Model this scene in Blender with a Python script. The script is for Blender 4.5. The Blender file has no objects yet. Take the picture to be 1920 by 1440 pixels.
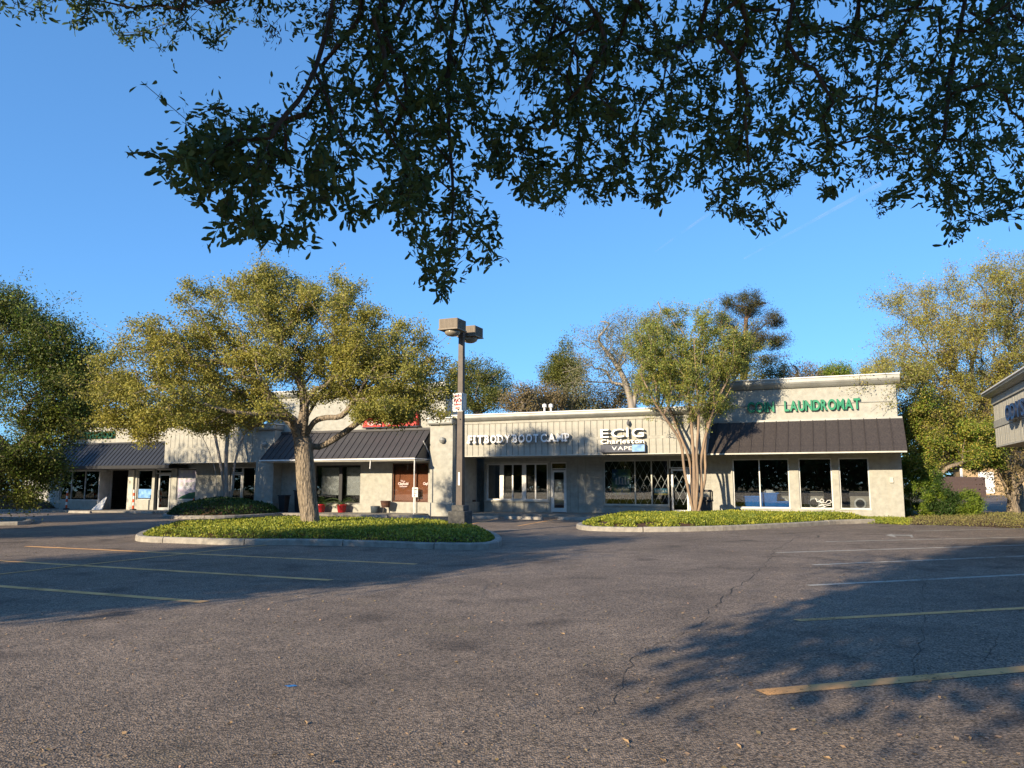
import bpy, math, random
import numpy as np
from mathutils import Vector, Matrix
random.seed(5); rng = np.random.default_rng(11)
sc = bpy.context.scene; col = sc.collection
# ------------------------------------------------------------------ camera
CAMZ, FPX, PITCH = 1.5, 1450.0, math.radians(7.27)
cd = bpy.data.cameras.new('camera'); cam = bpy.data.objects.new('camera', cd); col.objects.link(cam)
cd.sensor_width = 36; cd.lens = FPX/1920*36; cd.clip_start = .05; cd.clip_end = 6000
cam.location = (0, 0, CAMZ); cam.rotation_euler = (math.pi/2+PITCH, 0, 0)
sc.camera = cam
# ------------------------------------------------------------------ light
ELEV, AZ = math.radians(18.5), math.radians(40)
SD = Vector((math.sin(AZ)*math.cos(ELEV), math.cos(AZ)*math.cos(ELEV), -math.sin(ELEV)))   # way the sunlight travels
w = bpy.data.worlds.new('World'); sc.world = w; w.use_nodes = True
nt = w.node_tree; nt.nodes.clear()
sky = nt.nodes.new('ShaderNodeTexSky'); sky.sky_type = 'NISHITA'; sky.sun_disc = False
sky.sun_elevation = ELEV; sky.sun_rotation = math.atan2(-SD.x, -SD.y) % (2*math.pi)
sky.air_density = .8; sky.dust_density = .3; sky.ozone_density = 4.5
bg = nt.nodes.new('ShaderNodeBackground'); bg.inputs[1].default_value = .135
wo = nt.nodes.new('ShaderNodeOutputWorld'); gm = nt.nodes.new('ShaderNodeGamma'); gm.inputs[1].default_value = .6; nt.links.new(sky.outputs[0], gm.inputs[0]); wb = nt.nodes.new('ShaderNodeMix'); wb.data_type = 'RGBA'; wb.blend_type = 'MULTIPLY'; wb.inputs[0].default_value = 1; wb.inputs[7].default_value = (.70, 1.23, 1.74, 1); nt.links.new(gm.outputs[0], wb.inputs[6]); nt.links.new(wb.outputs[2], bg.inputs[0]); nt.links.new(bg.outputs[0], wo.inputs[0])
sl = bpy.data.lights.new('sun', 'SUN'); sl.energy = 4.8; sl.angle = math.radians(.55); sl.color = (1, .835, .60)
so = bpy.data.objects.new('sun', sl); col.objects.link(so); so.rotation_euler = SD.to_track_quat('-Z', 'Y').to_euler(); so.location = (-20, -20, 30)
sc.view_settings.view_transform = 'Standard'; sc.view_settings.look = 'None'; sc.view_settings.gamma = 1
sc.view_settings.use_curve_mapping = False; sc.view_settings.exposure = .93
# ------------------------------------------------------------------ geometry frame
T = Vector((.9212, -.3892, 0)).normalized(); N = Vector((-T.y*-1*-1, 0, 0))
N = Vector((T.y, -T.x, 0))            # outward from the shop fronts, towards the car park
GS = .0065
def gz(x, y): return GS*(x*T.x+y*T.y)
def ray(px, py):
    cp, sp = math.cos(PITCH), math.sin(PITCH); a, b = px-960, 720-py
    return Vector((a, FPX*cp-b*sp, FPX*sp+b*cp))
def G(px, py, h=0):
    d = ray(px, py); k = (h-CAMZ)/(d.z-GS*(d.x*T.x+d.y*T.y)); return Vector((d.x*k, d.y*k, gz(d.x*k, d.y*k)+h))
def D(px, py, Y):
    d = ray(px, py); k = Y/d.y; return Vector((d.x*k, Y, CAMZ+d.z*k))
C0 = G(1697, 972)
def F(px, py, off=0):                 # point of a plane parallel to the shop fronts -> (u, z)
    d = ray(px, py); k = ((C0-Vector((0, 0, 0))).dot(N)+off)/d.dot(N)
    p = d*k; return ((p-C0).dot(T), p.z+CAMZ)
def FU(px, off=0, py=900): return F(px, py, off)[0]
def FZ(px, py, off=0): return F(px, py, off)[1]
def GU(u, off=0): p = C0+T*u+N*off; return gz(p.x, p.y)
def W(u, off, z=0): p = C0+T*u+N*off; return Vector((p.x, p.y, z))
ROT = math.atan2(T.y, T.x)
# ------------------------------------------------------------------ materials
def mat(name, colr, rough=.8, noise=None, bump=None, col2=None, nscale=4, metal=0, spec=.3, transl=0, island=0, stretch=None, wave=None, coat=0):
    m = bpy.data.materials.new(name); m.use_nodes = True; n = m.node_tree; L = n.links
    b = n.nodes['Principled BSDF']; b.inputs['Roughness'].default_value = rough; b.inputs['Metallic'].default_value = metal
    b.inputs['Specular IOR Level'].default_value = spec
    tc = n.nodes.new('ShaderNodeTexCoord'); mp = n.nodes.new('ShaderNodeMapping'); L.new(tc.outputs['Object'], mp.inputs[0])
    if stretch: mp.inputs['Scale'].default_value = stretch
    c2 = col2 or tuple(c*.72 for c in colr)
    nz = n.nodes.new('ShaderNodeTexNoise'); nz.inputs['Scale'].default_value = nscale; nz.inputs['Detail'].default_value = 8; nz.inputs['Roughness'].default_value = .65
    L.new(mp.outputs[0], nz.inputs[0])
    rp = n.nodes.new('ShaderNodeValToRGB'); rp.color_ramp.elements[0].position = .33; rp.color_ramp.elements[1].position = .67
    rp.color_ramp.elements[0].color = (*c2, 1); rp.color_ramp.elements[1].color = (*colr, 1)
    L.new(nz.outputs[0], rp.inputs[0]); out = rp.outputs[0]
    if island:
        ge = n.nodes.new('ShaderNodeNewGeometry'); hs = n.nodes.new('ShaderNodeHueSaturation')
        mr = n.nodes.new('ShaderNodeMapRange'); mr.inputs[3].default_value = 1-island; mr.inputs[4].default_value = 1+island
        L.new(ge.outputs['Random Per Island'], mr.inputs[0]); L.new(mr.outputs[0], hs.inputs['Value'])
        m2 = n.nodes.new('ShaderNodeMath'); m2.operation = 'MULTIPLY_ADD'; m2.inputs[1].default_value = -.05*island/.4; m2.inputs[2].default_value = .5+.025*island/.4
        L.new(ge.outputs['Random Per Island'], m2.inputs[0]); L.new(m2.outputs[0], hs.inputs['Hue'])
        L.new(out, hs.inputs['Color']); out = hs.outputs[0]
    L.new(out, b.inputs['Base Color'])
    if bump:
        nb = n.nodes.new('ShaderNodeTexNoise'); nb.inputs['Scale'].default_value = bump[0]; nb.inputs['Detail'].default_value = 6
        L.new(mp.outputs[0], nb.inputs[0]); bp = n.nodes.new('ShaderNodeBump'); bp.inputs['Strength'].default_value = bump[1]; bp.inputs['Distance'].default_value = bump[2]
        L.new(nb.outputs[0], bp.inputs['Height']); L.new(bp.outputs[0], b.inputs['Normal'])
    if transl:
        tr = n.nodes.new('ShaderNodeBsdfTranslucent'); L.new(out, tr.inputs[0]); mx = n.nodes.new('ShaderNodeMixShader'); mx.inputs[0].default_value = transl
        L.new(b.outputs[0], mx.inputs[1]); L.new(tr.outputs[0], mx.inputs[2]); L.new(mx.outputs[0], n.nodes['Material Output'].inputs[0])
    return m
def node(n, t, **k):
    x = n.nodes.new(t)
    for a, v in k.items(): setattr(x, a, v)
    return x
def wallmat(name, c, dirt, brick=False, lines=0):
    m = mat(name, c, .85, bump=(30, .25, .01)); n = m.node_tree; L = n.links; b = n.nodes['Principled BSDF']
    rp = [x for x in n.nodes if x.type == 'VALTORGB'][0]
    tc = [x for x in n.nodes if x.type == 'TEX_COORD'][0]
    mp = node(n, 'ShaderNodeMapping'); mp.inputs['Scale'].default_value = (3, 3, .35); L.new(tc.outputs['Object'], mp.inputs[0])
    nz = node(n, 'ShaderNodeTexNoise'); nz.inputs['Scale'].default_value = 1.6; nz.inputs['Detail'].default_value = 7; L.new(mp.outputs[0], nz.inputs[0])
    r2 = node(n, 'ShaderNodeValToRGB'); r2.color_ramp.elements[0].position = .5; r2.color_ramp.elements[1].position = .78
    r2.color_ramp.elements[0].color = (0, 0, 0, 1); L.new(nz.outputs[0], r2.inputs[0])
    mx = node(n, 'ShaderNodeMix', data_type='RGBA'); mm = node(n, 'ShaderNodeMath', operation='MULTIPLY'); mm.inputs[1].default_value = .28
    L.new(r2.outputs[0], mm.inputs[0]); L.new(mm.outputs[0], mx.inputs[0]); L.new(rp.outputs[0], mx.inputs[6]); mx.inputs[7].default_value = (*dirt, 1)
    L.new(mx.outputs[2], b.inputs['Base Color'])
    if brick:
        bt = node(n, 'ShaderNodeTexBrick'); bt.inputs['Scale'].default_value = 1; bt.inputs['Brick Width'].default_value = .22; bt.inputs['Row Height'].default_value = .075
        bt.inputs['Mortar Size'].default_value = .009; bt.inputs['Color1'].default_value = (1, 1, 1, 1); bt.inputs['Color2'].default_value = (.9, .9, .9, 1); bt.inputs['Mortar'].default_value = (0, 0, 0, 1)
        mp2 = node(n, 'ShaderNodeMapping'); mp2.inputs['Rotation'].default_value = (math.pi/2, 0, 0); L.new(tc.outputs['Object'], mp2.inputs[0]); 
        sx = node(n, 'ShaderNodeSeparateXYZ'); cx = node(n, 'ShaderNodeCombineXYZ'); L.new(tc.outputs['Object'], sx.inputs[0]); L.new(sx.outputs[0], cx.inputs[0]); L.new(sx.outputs[2], cx.inputs[1]); L.new(cx.outputs[0], bt.inputs[0])
        bp = node(n, 'ShaderNodeBump'); bp.inputs['Strength'].default_value = .8; bp.inputs['Distance'].default_value = .012; L.new(bt.outputs[0], bp.inputs['Height']); L.new(bp.outputs[0], b.inputs['Normal'])
    return m
CREAM = (.40, .39, .34); DIRT = (.40, .36, .28)
M = {}
M['stucco'] = wallmat('cream_stucco', CREAM, DIRT)
M['brick'] = wallmat('painted_brick', (.41, .395, .34), DIRT, True)
M['siding'] = wallmat('painted_siding', (.41, .395, .34), (.29, .275, .23))
M['trim'] = mat('pale_trim', (.55, .53, .46), .6, nscale=2)
M['cap'] = mat('grey_metal_cap', (.36, .36, .33), .45, nscale=1.5, metal=.2)
M['gap'] = mat('dark_gap', (.05, .05, .05), .9)
M['blackroof'] = mat('black_standing_seam', (.035, .038, .045), .45, nscale=1.2, col2=(.022, .024, .03), spec=.4)
M['brownroof'] = mat('grey_brown_seam', (.062, .058, .058), .5, nscale=1.5, col2=(.042, .04, .042), spec=.35)
M['shake'] = mat('dark_rib_metal', (.068, .056, .05), .55, nscale=6, col2=(.03, .026, .026), stretch=(3, 3, .5), bump=(25, .3, .01))
M['alu'] = mat('aluminium_frame', (.62, .62, .6), .35, metal=.3, nscale=3)
M['white'] = mat('white_paint', (.78, .76, .72), .5, nscale=3, col2=(.66, .64, .6))
M['dark'] = mat('dark_paint', (.03, .03, .032), .5)
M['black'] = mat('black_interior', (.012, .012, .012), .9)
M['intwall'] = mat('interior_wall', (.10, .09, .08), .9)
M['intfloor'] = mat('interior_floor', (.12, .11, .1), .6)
M['brownblind'] = mat('rust_brown_blind', (.50, .18, .08), .7, nscale=2, col2=(.38, .13, .06))
M['conc'] = mat('weathered_concrete', (.36, .33, .28), .9, nscale=5, col2=(.21, .19, .165), bump=(60, .5, .01))
M['walk'] = mat('walkway_concrete', (.30, .27, .22), .9, nscale=2, col2=(.19, .17, .145), bump=(40, .3, .01))
M['poleconc'] = mat('dark_footing_concrete', (.13, .125, .115), .9, nscale=7, col2=(.05, .05, .05), bump=(40, .7, .02))
M['pole'] = mat('bronze_pole_paint', (.11, .085, .07), .5, nscale=5, col2=(.065, .05, .042))
M['lamp'] = mat('bronze_lamp_housing', (.24, .19, .135), .55, nscale=8, col2=(.15, .12, .09), stretch=(6, 6, .5))
M['lens'] = mat('lamp_lens', (.3, .26, .2), .2)
M['green'] = mat('green_letter', (.0, .22, .10), .4, nscale=2, col2=(0, .14, .07))
M['dgreen'] = mat('dark_green_band', (.0, .09, .045), .5, nscale=6, col2=(0, .04, .025))
M['red'] = mat('red_panel', (.72, .05, .04), .4, nscale=2, col2=(.55, .04, .04))
M['pink'] = mat('pink_letters', (.8, .62, .6), .4)
M['redink'] = mat('red_ink', (.45, .03, .03), .6)
M['blue'] = mat('blue_letter', (.015, .09, .26), .35)
M['navy'] = mat('navy_panel', (.02, .03, .06), .35)
M['paleblue'] = mat('pale_blue_print', (.25, .45, .75), .4, nscale=5, col2=(.06, .18, .4))
M['letter'] = mat('white_letter', (.82, .81, .78), .4, nscale=1, col2=(.7, .69, .66))
M['side'] = mat('grey_letter_side', (.12, .12, .13), .5)
M['redpot'] = mat('red_glazed_pot', (.36, .012, .02), .22, spec=.6)
M['bluepot'] = mat('blue_grey_pot', (.06, .08, .10), .4)
M['barrel'] = mat('barrel_wood', (.14, .07, .045), .8, nscale=10, col2=(.07, .03, .02))
M['orange'] = mat('orange_plastic', (.75, .1, .02), .5)
M['bluebin'] = mat('blue_plastic', (.01, .16, .55), .4)
M['machine'] = mat('washer_enamel', (.38, .35, .30), .4)
M['poster'] = mat('poster_blue', (.02, .10, .32), .5, nscale=2, col2=(.25, .42, .12))
M['gold'] = mat('poster_gold', (.55, .45, .12), .5)
M['teal'] = mat('teal_print', (.02, .22, .34), .5)
M['lilac'] = mat('lilac_poster', (.5, .42, .55), .6, nscale=3, col2=(.42, .45, .48), stretch=(.3, .3, 2))
M['soil'] = mat('brown_mulch', (.12, .06, .032), .95, nscale=20, col2=(.05, .03, .018), bump=(60, .8, .03))
M['yellow'] = None
BARK = dict(rough=.95, nscale=6, stretch=(1, 1, .25))
M['bark'] = mat('oak_bark', (.40, .32, .23), col2=(.09, .075, .06), bump=(16, 1, .12), rough=.95, nscale=16, stretch=(1.3, 1.3, .3))
M['barkpale'] = mat('crape_myrtle_bark', (.33, .23, .15), col2=(.17, .13, .10), bump=(8, .3, .02), **BARK)
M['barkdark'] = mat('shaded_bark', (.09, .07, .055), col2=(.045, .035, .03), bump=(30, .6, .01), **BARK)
M['barkpine'] = mat('pine_bark', (.20, .125, .085), col2=(.11, .075, .06), bump=(12, .6, .04), **BARK)
M['barkwhite'] = mat('pale_bare_bark', (.36, .31, .25), col2=(.2, .17, .14), bump=(12, .3, .02), **BARK)
def leafmat(name, a, b2, tl=.3, ns=.5, isl=.35): return mat(name, a, .5, col2=b2, nscale=ns, transl=tl, island=isl, spec=.25)
M['lf_oak'] = leafmat('olive_gold_leaves', (.35, .31, .06), (.20, .205, .05), isl=.25)
M['lf_left'] = leafmat('deep_green_leaves', (.17, .17, .035), (.07, .10, .025))
M['lf_myrtle'] = leafmat('young_green_leaves', (.23, .28, .06), (.16, .19, .05))
M['lf_right'] = leafmat('yellow_green_leaves', (.40, .34, .06), (.22, .24, .05), ns=.35)
M['lf_bright'] = leafmat('bright_green_leaves', (.20, .27, .03), (.09, .15, .02))
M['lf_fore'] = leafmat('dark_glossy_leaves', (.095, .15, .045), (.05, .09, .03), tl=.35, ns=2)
M['lf_pine'] = leafmat('pine_needles', (.08, .10, .032), (.11, .085, .035))
M['lf_grey'] = leafmat('grey_olive_buds', (.24, .235, .11), (.15, .15, .08))
M['lf_brown'] = leafmat('brown_spring_buds', (.25, .19, .09), (.17, .14, .06))
M['lf_cover'] = leafmat('jasmine_cover_leaves', (.32, .33, .04), (.14, .19, .03), tl=.25, ns=.9, isl=.45)
M['lf_coverd'] = leafmat('dark_cover_leaves', (.05, .10, .02), (.03, .06, .014), tl=.2, ns=1.5)
M['lf_catkin'] = leafmat('brown_catkins', (.07, .04, .022), (.04, .025, .015), tl=.1)
M['lf_dry'] = leafmat('dry_fallen_leaf', (.42, .30, .17), (.28, .18, .09), tl=.1, ns=8)
M['lf_palm'] = leafmat('palm_fronds', (.06, .11, .03), (.04, .07, .02))
# asphalt
def asphalt():
    m = mat('asphalt', (.07, .064, .06), .85, spec=.35); n = m.node_tree; L = n.links; b = n.nodes['Principled BSDF']
    tc = [x for x in n.nodes if x.type == 'TEX_COORD'][0]
    def nz(s, d=4, r=.6):
        x = node(n, 'ShaderNodeTexNoise'); x.inputs['Scale'].default_value = s; x.inputs['Detail'].default_value = d; x.inputs['Roughness'].default_value = r; L.new(tc.outputs['Object'], x.inputs[0]); return x.outputs[0]
    def ramp(i, p0, p1, c0, c1):
        r = node(n, 'ShaderNodeValToRGB'); r.color_ramp.elements[0].position = p0; r.color_ramp.elements[1].position = p1; r.color_ramp.elements[0].color = (*c0, 1); r.color_ramp.elements[1].color = (*c1, 1); L.new(i, r.inputs[0]); return r.outputs[0]
    def mul(a, c, f=1):
        x = node(n, 'ShaderNodeMix', data_type='RGBA', blend_type='MULTIPLY'); x.inputs[0].default_value = f; L.new(a, x.inputs[6]); L.new(c, x.inputs[7]); return x.outputs[2]
    base = ramp(nz(.35, 6, .6), .3, .7, (.112, .090, .073), (.195, .158, .128))
    mid = ramp(nz(2.3, 5), .3, .7, (.8, .8, .8), (1.15, 1.13, 1.1)); c = mul(base, mid)
    vo = node(n, 'ShaderNodeTexVoronoi'); vo.inputs['Scale'].default_value = 75; L.new(tc.outputs['Object'], vo.inputs[0])
    sx = node(n, 'ShaderNodeSeparateColor'); L.new(vo.outputs['Color'], sx.inputs[0])
    ag = ramp(sx.outputs[0], .1, .95, (.42, .42, .42), (2.1, 2.0, 1.88)); c = mul(c, ag)
    # dusty tan drifts of pollen and grit
    du = ramp(nz(.8, 9, .75), .55, .75, (0, 0, 0), (.5, .5, .5)); mx = node(n, 'ShaderNodeMix', data_type='RGBA'); L.new(du, mx.inputs[0]); L.new(c, mx.inputs[6]); mx.inputs[7].default_value = (.22, .175, .11, 1); c = mx.outputs[2]
    st = ramp(nz(.9, 2, .4), .60, .72, (1, 1, 1), (.55, .55, .56)); c = mul(c, st)
    # cracks
    wn = node(n, 'ShaderNodeTexNoise'); wn.inputs['Scale'].default_value = 1.1; wn.inputs['Detail'].default_value = 6; L.new(tc.outputs['Object'], wn.inputs[0])
    va = node(n, 'ShaderNodeMix', data_type='RGBA'); va.inputs[0].default_value = .35; L.new(tc.outputs['Object'], va.inputs[6]); L.new(wn.outputs['Color'], va.inputs[7])
    v2 = node(n, 'ShaderNodeTexVoronoi', feature='DISTANCE_TO_EDGE'); v2.inputs['Scale'].default_value = .33; L.new(va.outputs[2], v2.inputs[0])
    cr = ramp(v2.outputs[0], .002, .0065, (1, 1, 1), (0, 0, 0)); gate = ramp(nz(.16, 3), .54, .64, (0, 0, 0), (1, 1, 1)); cr = mul(cr, gate)
    mx2 = node(n, 'ShaderNodeMix', data_type='RGBA'); L.new(cr, mx2.inputs[0]); L.new(c, mx2.inputs[6]); mx2.inputs[7].default_value = (.045, .04, .035, 1); c = mx2.outputs[2]
    L.new(c, b.inputs['Base Color'])
    ad = node(n, 'ShaderNodeMath', operation='MULTIPLY_ADD'); L.new(cr, ad.inputs[0]); ad.inputs[1].default_value = -2; L.new(vo.outputs['Distance'], ad.inputs[2])
    n2 = nz(22, 4); a3 = node(n, 'ShaderNodeMath', operation='ADD'); L.new(ad.outputs[0], a3.inputs[0]); L.new(n2, a3.inputs[1])
    bp = node(n, 'ShaderNodeBump'); bp.inputs['Strength'].default_value = .8; bp.inputs['Distance'].default_value = .008; L.new(a3.outputs[0], bp.inputs['Height']); L.new(bp.outputs[0], b.inputs['Normal'])
    return m
M['asphalt'] = asphalt()
def paint(name, c):
    m = mat(name, c, .8, nscale=3, col2=tuple(x*.6 for x in c), bump=(60, .4, .004)); n = m.node_tree; L = n.links; b = n.nodes['Principled BSDF']
    tc = [x for x in n.nodes if x.type == 'TEX_COORD'][0]; z = node(n, 'ShaderNodeTexNoise'); z.inputs['Scale'].default_value = 30; z.inputs['Detail'].default_value = 8; z.inputs['Roughness'].default_value = .75; L.new(tc.outputs['Object'], z.inputs[0])
    z2 = node(n, 'ShaderNodeTexNoise'); z2.inputs['Scale'].default_value = 1.5; L.new(tc.outputs['Object'], z2.inputs[0])
    a = node(n, 'ShaderNodeMath', operation='MULTIPLY_ADD'); L.new(z2.outputs[0], a.inputs[0]); a.inputs[1].default_value = .5; L.new(z.outputs[0], a.inputs[2])
    r = node(n, 'ShaderNodeValToRGB'); r.color_ramp.elements[0].position = .59; r.color_ramp.elements[1].position = .66; L.new(a.outputs[0], r.inputs[0])
    tr = node(n, 'ShaderNodeBsdfTransparent'); mx = node(n, 'ShaderNodeMixShader'); L.new(r.outputs[0], mx.inputs[0]); L.new(tr.outputs[0], mx.inputs[1]); L.new(b.outputs[0], mx.inputs[2]); L.new(mx.outputs[0], n.nodes['Material Output'].inputs[0])
    return m
M['yellow'] = paint('worn_yellow_paint', (.92, .49, .19)); M['wpaint'] = paint('worn_white_paint', (.48, .45, .39)); M['bluepaint'] = paint('blue_spray_paint', (.05, .25, .6))
def glass():
    m = bpy.data.materials.new('window_glass'); m.use_nodes = True; n = m.node_tree; L = n.links; n.nodes.clear()
    o = node(n, 'ShaderNodeOutputMaterial'); t = node(n, 'ShaderNodeBsdfTransparent'); t.inputs[0].default_value = (.80, .82, .83, 1)
    g = node(n, 'ShaderNodeBsdfGlossy'); g.inputs['Roughness'].default_value = .015; fr = node(n, 'ShaderNodeFresnel'); fr.inputs[0].default_value = 1.6
    a = node(n, 'ShaderNodeMath', operation='MULTIPLY_ADD'); L.new(fr.outputs[0], a.inputs[0]); a.inputs[1].default_value = 1.2; a.inputs[2].default_value = .03
    mx = node(n, 'ShaderNodeMixShader'); L.new(a.outputs[0], mx.inputs[0]); L.new(t.outputs[0], mx.inputs[1]); L.new(g.outputs[0], mx.inputs[2]); L.new(mx.outputs[0], o.inputs[0]); return m
M['glass'] = glass()
# ------------------------------------------------------------------ mesh helpers
class MB:
    def __init__(s): s.v = []; s.f = []; s.m = []
    def box(s, x0, x1, y0, y1, z0, z1, mi=0):
        if x0 > x1: x0, x1 = x1, x0
        if y0 > y1: y0, y1 = y1, y0
        if z0 > z1: z0, z1 = z1, z0
        b = len(s.v); s.v += [(x, y, z) for z in (z0, z1) for x, y in ((x0, y0), (x1, y0), (x1, y1), (x0, y1))]
        for q in ((0, 3, 2, 1), (4, 5, 6, 7), (0, 1, 5, 4), (1, 2, 6, 5), (2, 3, 7, 6), (3, 0, 4, 7)): s.f.append([b+i for i in q]); s.m.append(mi)
        return s
    def hull(s, bot, top, mi=0):        # two loops of equal length -> closed prism
        b = len(s.v); n = len(bot); s.v += [tuple(p) for p in bot]+[tuple(p) for p in top]
        s.f.append([b+i for i in range(n)][::-1]); s.f.append([b+n+i for i in range(n)]); s.m += [mi, mi]
        for i in range(n): j = (i+1) % n; s.f.append([b+i, b+j, b+n+j, b+n+i]); s.m.append(mi)
        return s
    def profx(s, prof, x0, x1, mi=0): return s.hull([(x0, y, z) for y, z in prof], [(x1, y, z) for y, z in prof], mi)
    def lathe(s, prof, cx=0, cy=0, n=16, mi=0):
        b = len(s.v)
        for r, z in prof: s.v += [(cx+r*math.cos(2*math.pi*k/n), cy+r*math.sin(2*math.pi*k/n), z) for k in range(n)]
        for i in range(len(prof)-1):
            for k in range(n): s.f.append([b+i*n+k, b+i*n+(k+1) % n, b+(i+1)*n+(k+1) % n, b+(i+1)*n+k]); s.m.append(mi)
        s.f.append([b+k for k in range(n)][::-1]); s.f.append([b+(len(prof)-1)*n+k for k in range(n)]); s.m += [mi, mi]; return s
    def bar(s, p, q, r, n=6, mi=0):
        p, q = Vector(p), Vector(q); d = (q-p).normalized(); a = d.orthogonal().normalized(); c = d.cross(a)
        return s.hull([p+(a*math.cos(2*math.pi*k/n)+c*math.sin(2*math.pi*k/n))*r for k in range(n)], [q+(a*math.cos(2*math.pi*k/n)+c*math.sin(2*math.pi*k/n))*r for k in range(n)], mi)
    def mesh(s, name, mats):
        me = bpy.data.meshes.new(name); me.from_pydata([tuple(v) for v in s.v], [], s.f)
        mats = mats if isinstance(mats, (list, tuple)) else [mats]
        for m in mats: me.materials.append(m)
        if len(mats) > 1: me.polygons.foreach_set('material_index', s.m)
        me.update(); return me
def link(name, me, parent=None, loc=None, rz=None, bev=0):
    o = bpy.data.objects.new(name, me); col.objects.link(o)
    if parent: o.parent = parent
    if loc is not None: o.location = loc
    if rz is not None: o.rotation_euler = (0, 0, rz)
    if bev:
        b = o.modifiers.new('bevel', 'BEVEL'); b.width = bev; b.segments = 2; b.limit_method = 'ANGLE'
    return o
def ob(name, mb, m, parent=None, bev=0, smooth=False, loc=None, rz=None):
    me = mb.mesh(name, m)
    if smooth: me.polygons.foreach_set('use_smooth', [True]*len(me.polygons))
    return link(name, me, parent, loc, rz, bev)
def tag(o, label=None, cat=None, group=None, kind=None):
    if label: o['label'] = label
    if cat: o['category'] = cat
    if group: o['group'] = group
    if kind: o['kind'] = kind
    return o
def empty(name, loc, rz=0): return link(name, None, None, loc, rz)
def npmesh(name, V, Fq, mats, smooth=False):     # V (n,3), Fq (m,k) faces of equal size
    me = bpy.data.meshes.new(name); V = np.asarray(V, np.float32); Fq = np.asarray(Fq, np.int32); k = Fq.shape[1]
    me.vertices.add(len(V)); me.vertices.foreach_set('co', V.ravel()); me.loops.add(Fq.size); me.loops.foreach_set('vertex_index', Fq.ravel())
    me.polygons.add(len(Fq)); me.polygons.foreach_set('loop_start', np.arange(0, Fq.size, k, dtype=np.int32)); me.polygons.foreach_set('loop_total', np.full(len(Fq), k, np.int32))
    if smooth: me.polygons.foreach_set('use_smooth', np.ones(len(Fq), bool))
    for m in (mats if isinstance(mats, list) else [mats]): me.materials.append(m)
    me.update(calc_edges=True); return me
# letters: every letter a mesh of its own
_gl = {}
def glyph(ch, bold, depth, mats, serif=False):
    key = (ch, bold, depth, mats[0].name)
    if key in _gl: return _gl[key]
    cu = bpy.data.curves.new('letter', 'FONT'); cu.body = ch; cu.size = 1; cu.offset = bold; cu.extrude = depth/2; cu.resolution_u = 4
    t = bpy.data.objects.new('t', cu); col.objects.link(t); dg = bpy.context.evaluated_depsgraph_get(); dg.update()
    me = bpy.data.meshes.new_from_object(t.evaluated_get(dg)); bpy.data.objects.remove(t); me.name = 'letter_'+ch
    co = np.empty(len(me.vertices)*3, np.float32); me.vertices.foreach_get('co', co); co = co.reshape(-1, 3)
    x0, x1 = co[:, 0].min(), co[:, 0].max(); w_ = x1-x0
    co[:, 0] -= x0; v = np.stack([co[:, 0], -co[:, 2], co[:, 1]], 1); me.vertices.foreach_set('co', v.ravel().astype(np.float32))
    me.materials.clear(); me.materials.append(mats[0]); me.materials.append(mats[-1])
    me.update()
    me.polygons.foreach_set('material_index', [0 if abs(p.normal.y) > .9 else 1 for p in me.polygons])
    _gl[key] = (me, w_); return _gl[key]
def letters(s, parent, u0, u1, z0, z1, y, mats, bold=.0, depth=.12, gap=.1, space=.35, name='letter', hcap=.73, rise=0):
    gs = [(c, glyph(c, bold, depth/(z1-z0)*hcap, mats) if c != ' ' else None) for c in s]
    tot = sum((g[1] if g else space) for c, g in gs)+gap*(len(s)-1); sx = (u1-u0)/tot; sz = (z1-z0)/hcap; x = u0; out = []
    for c, g in gs:
        if g:
            o = link(name, g[0], parent, (x, y, z0+rise*(x-u0))); o.scale = (sx, sz, sz); out.append(o); x += (g[1]+gap)*sx
        else: x += (space+gap)*sx
    return out
def joined_text(name, s, parent, u0, u1, z0, z1, y, m, bold=0, hcap=.73):
    cu = bpy.data.curves.new('print', 'FONT'); cu.body = s; cu.size = 1; cu.offset = bold; cu.extrude = .004; cu.resolution_u = 3
    t = bpy.data.objects.new('t', cu); col.objects.link(t); dg = bpy.context.evaluated_depsgraph_get(); dg.update()
    me = bpy.data.meshes.new_from_object(t.evaluated_get(dg)); bpy.data.objects.remove(t)
    co = np.empty(len(me.vertices)*3, np.float32); me.vertices.foreach_get('co', co); co = co.reshape(-1, 3); x0, x1 = co[:, 0].min(), co[:, 0].max()
    v = np.stack([u0+(co[:, 0]-x0)/(x1-x0)*(u1-u0), y-co[:, 2], z0+co[:, 1]/hcap*(z1-z0)], 1); me.vertices.foreach_set('co', v.ravel().astype(np.float32))
    me.materials.clear(); me.materials.append(m); me.update(); return link(name, me, parent)
# ------------------------------------------------------------------ the ground
def sheet(name, pts, m, h=0, kind='structure', parent=None):
    me = bpy.data.meshes.new(name); me.from_pydata([(x, y, gz(x, y)+h) for x, y in pts], [], [list(range(len(pts)))]); me.materials.append(m); me.update()
    o = link(name, me, parent)
    if kind: o['kind'] = kind
    return o
M['grass'] = mat('dry_grass_ground', (.13, .12, .045), .95, nscale=.8, col2=(.10, .075, .04), bump=(30, .8, .05))
sheet('ground', [(-300, -200), (300, -200), (300, 500), (-300, 500)], M['grass'], -.012)
rb = [(G(px, py).x, G(px, py).y) for px, py in ((1920, 992), (1800, 985), (1700, 982))]
vb = [W(-.2, 1.0), W(-62, 2.0)]
sheet('parking_lot', [(-75, -60), (45, -60), (45, 20)]+rb+[(vb[0].x, vb[0].y), (vb[1].x, vb[1].y), (-80, 20)], M['asphalt'], 0)
drv = [G(1835, 962), G(1925, 958), G(1905, 934), G(1875, 928), G(1790, 929)]
sheet('driveway', [(p.x, p.y) for p in drv], M['asphalt'], .004)
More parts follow.
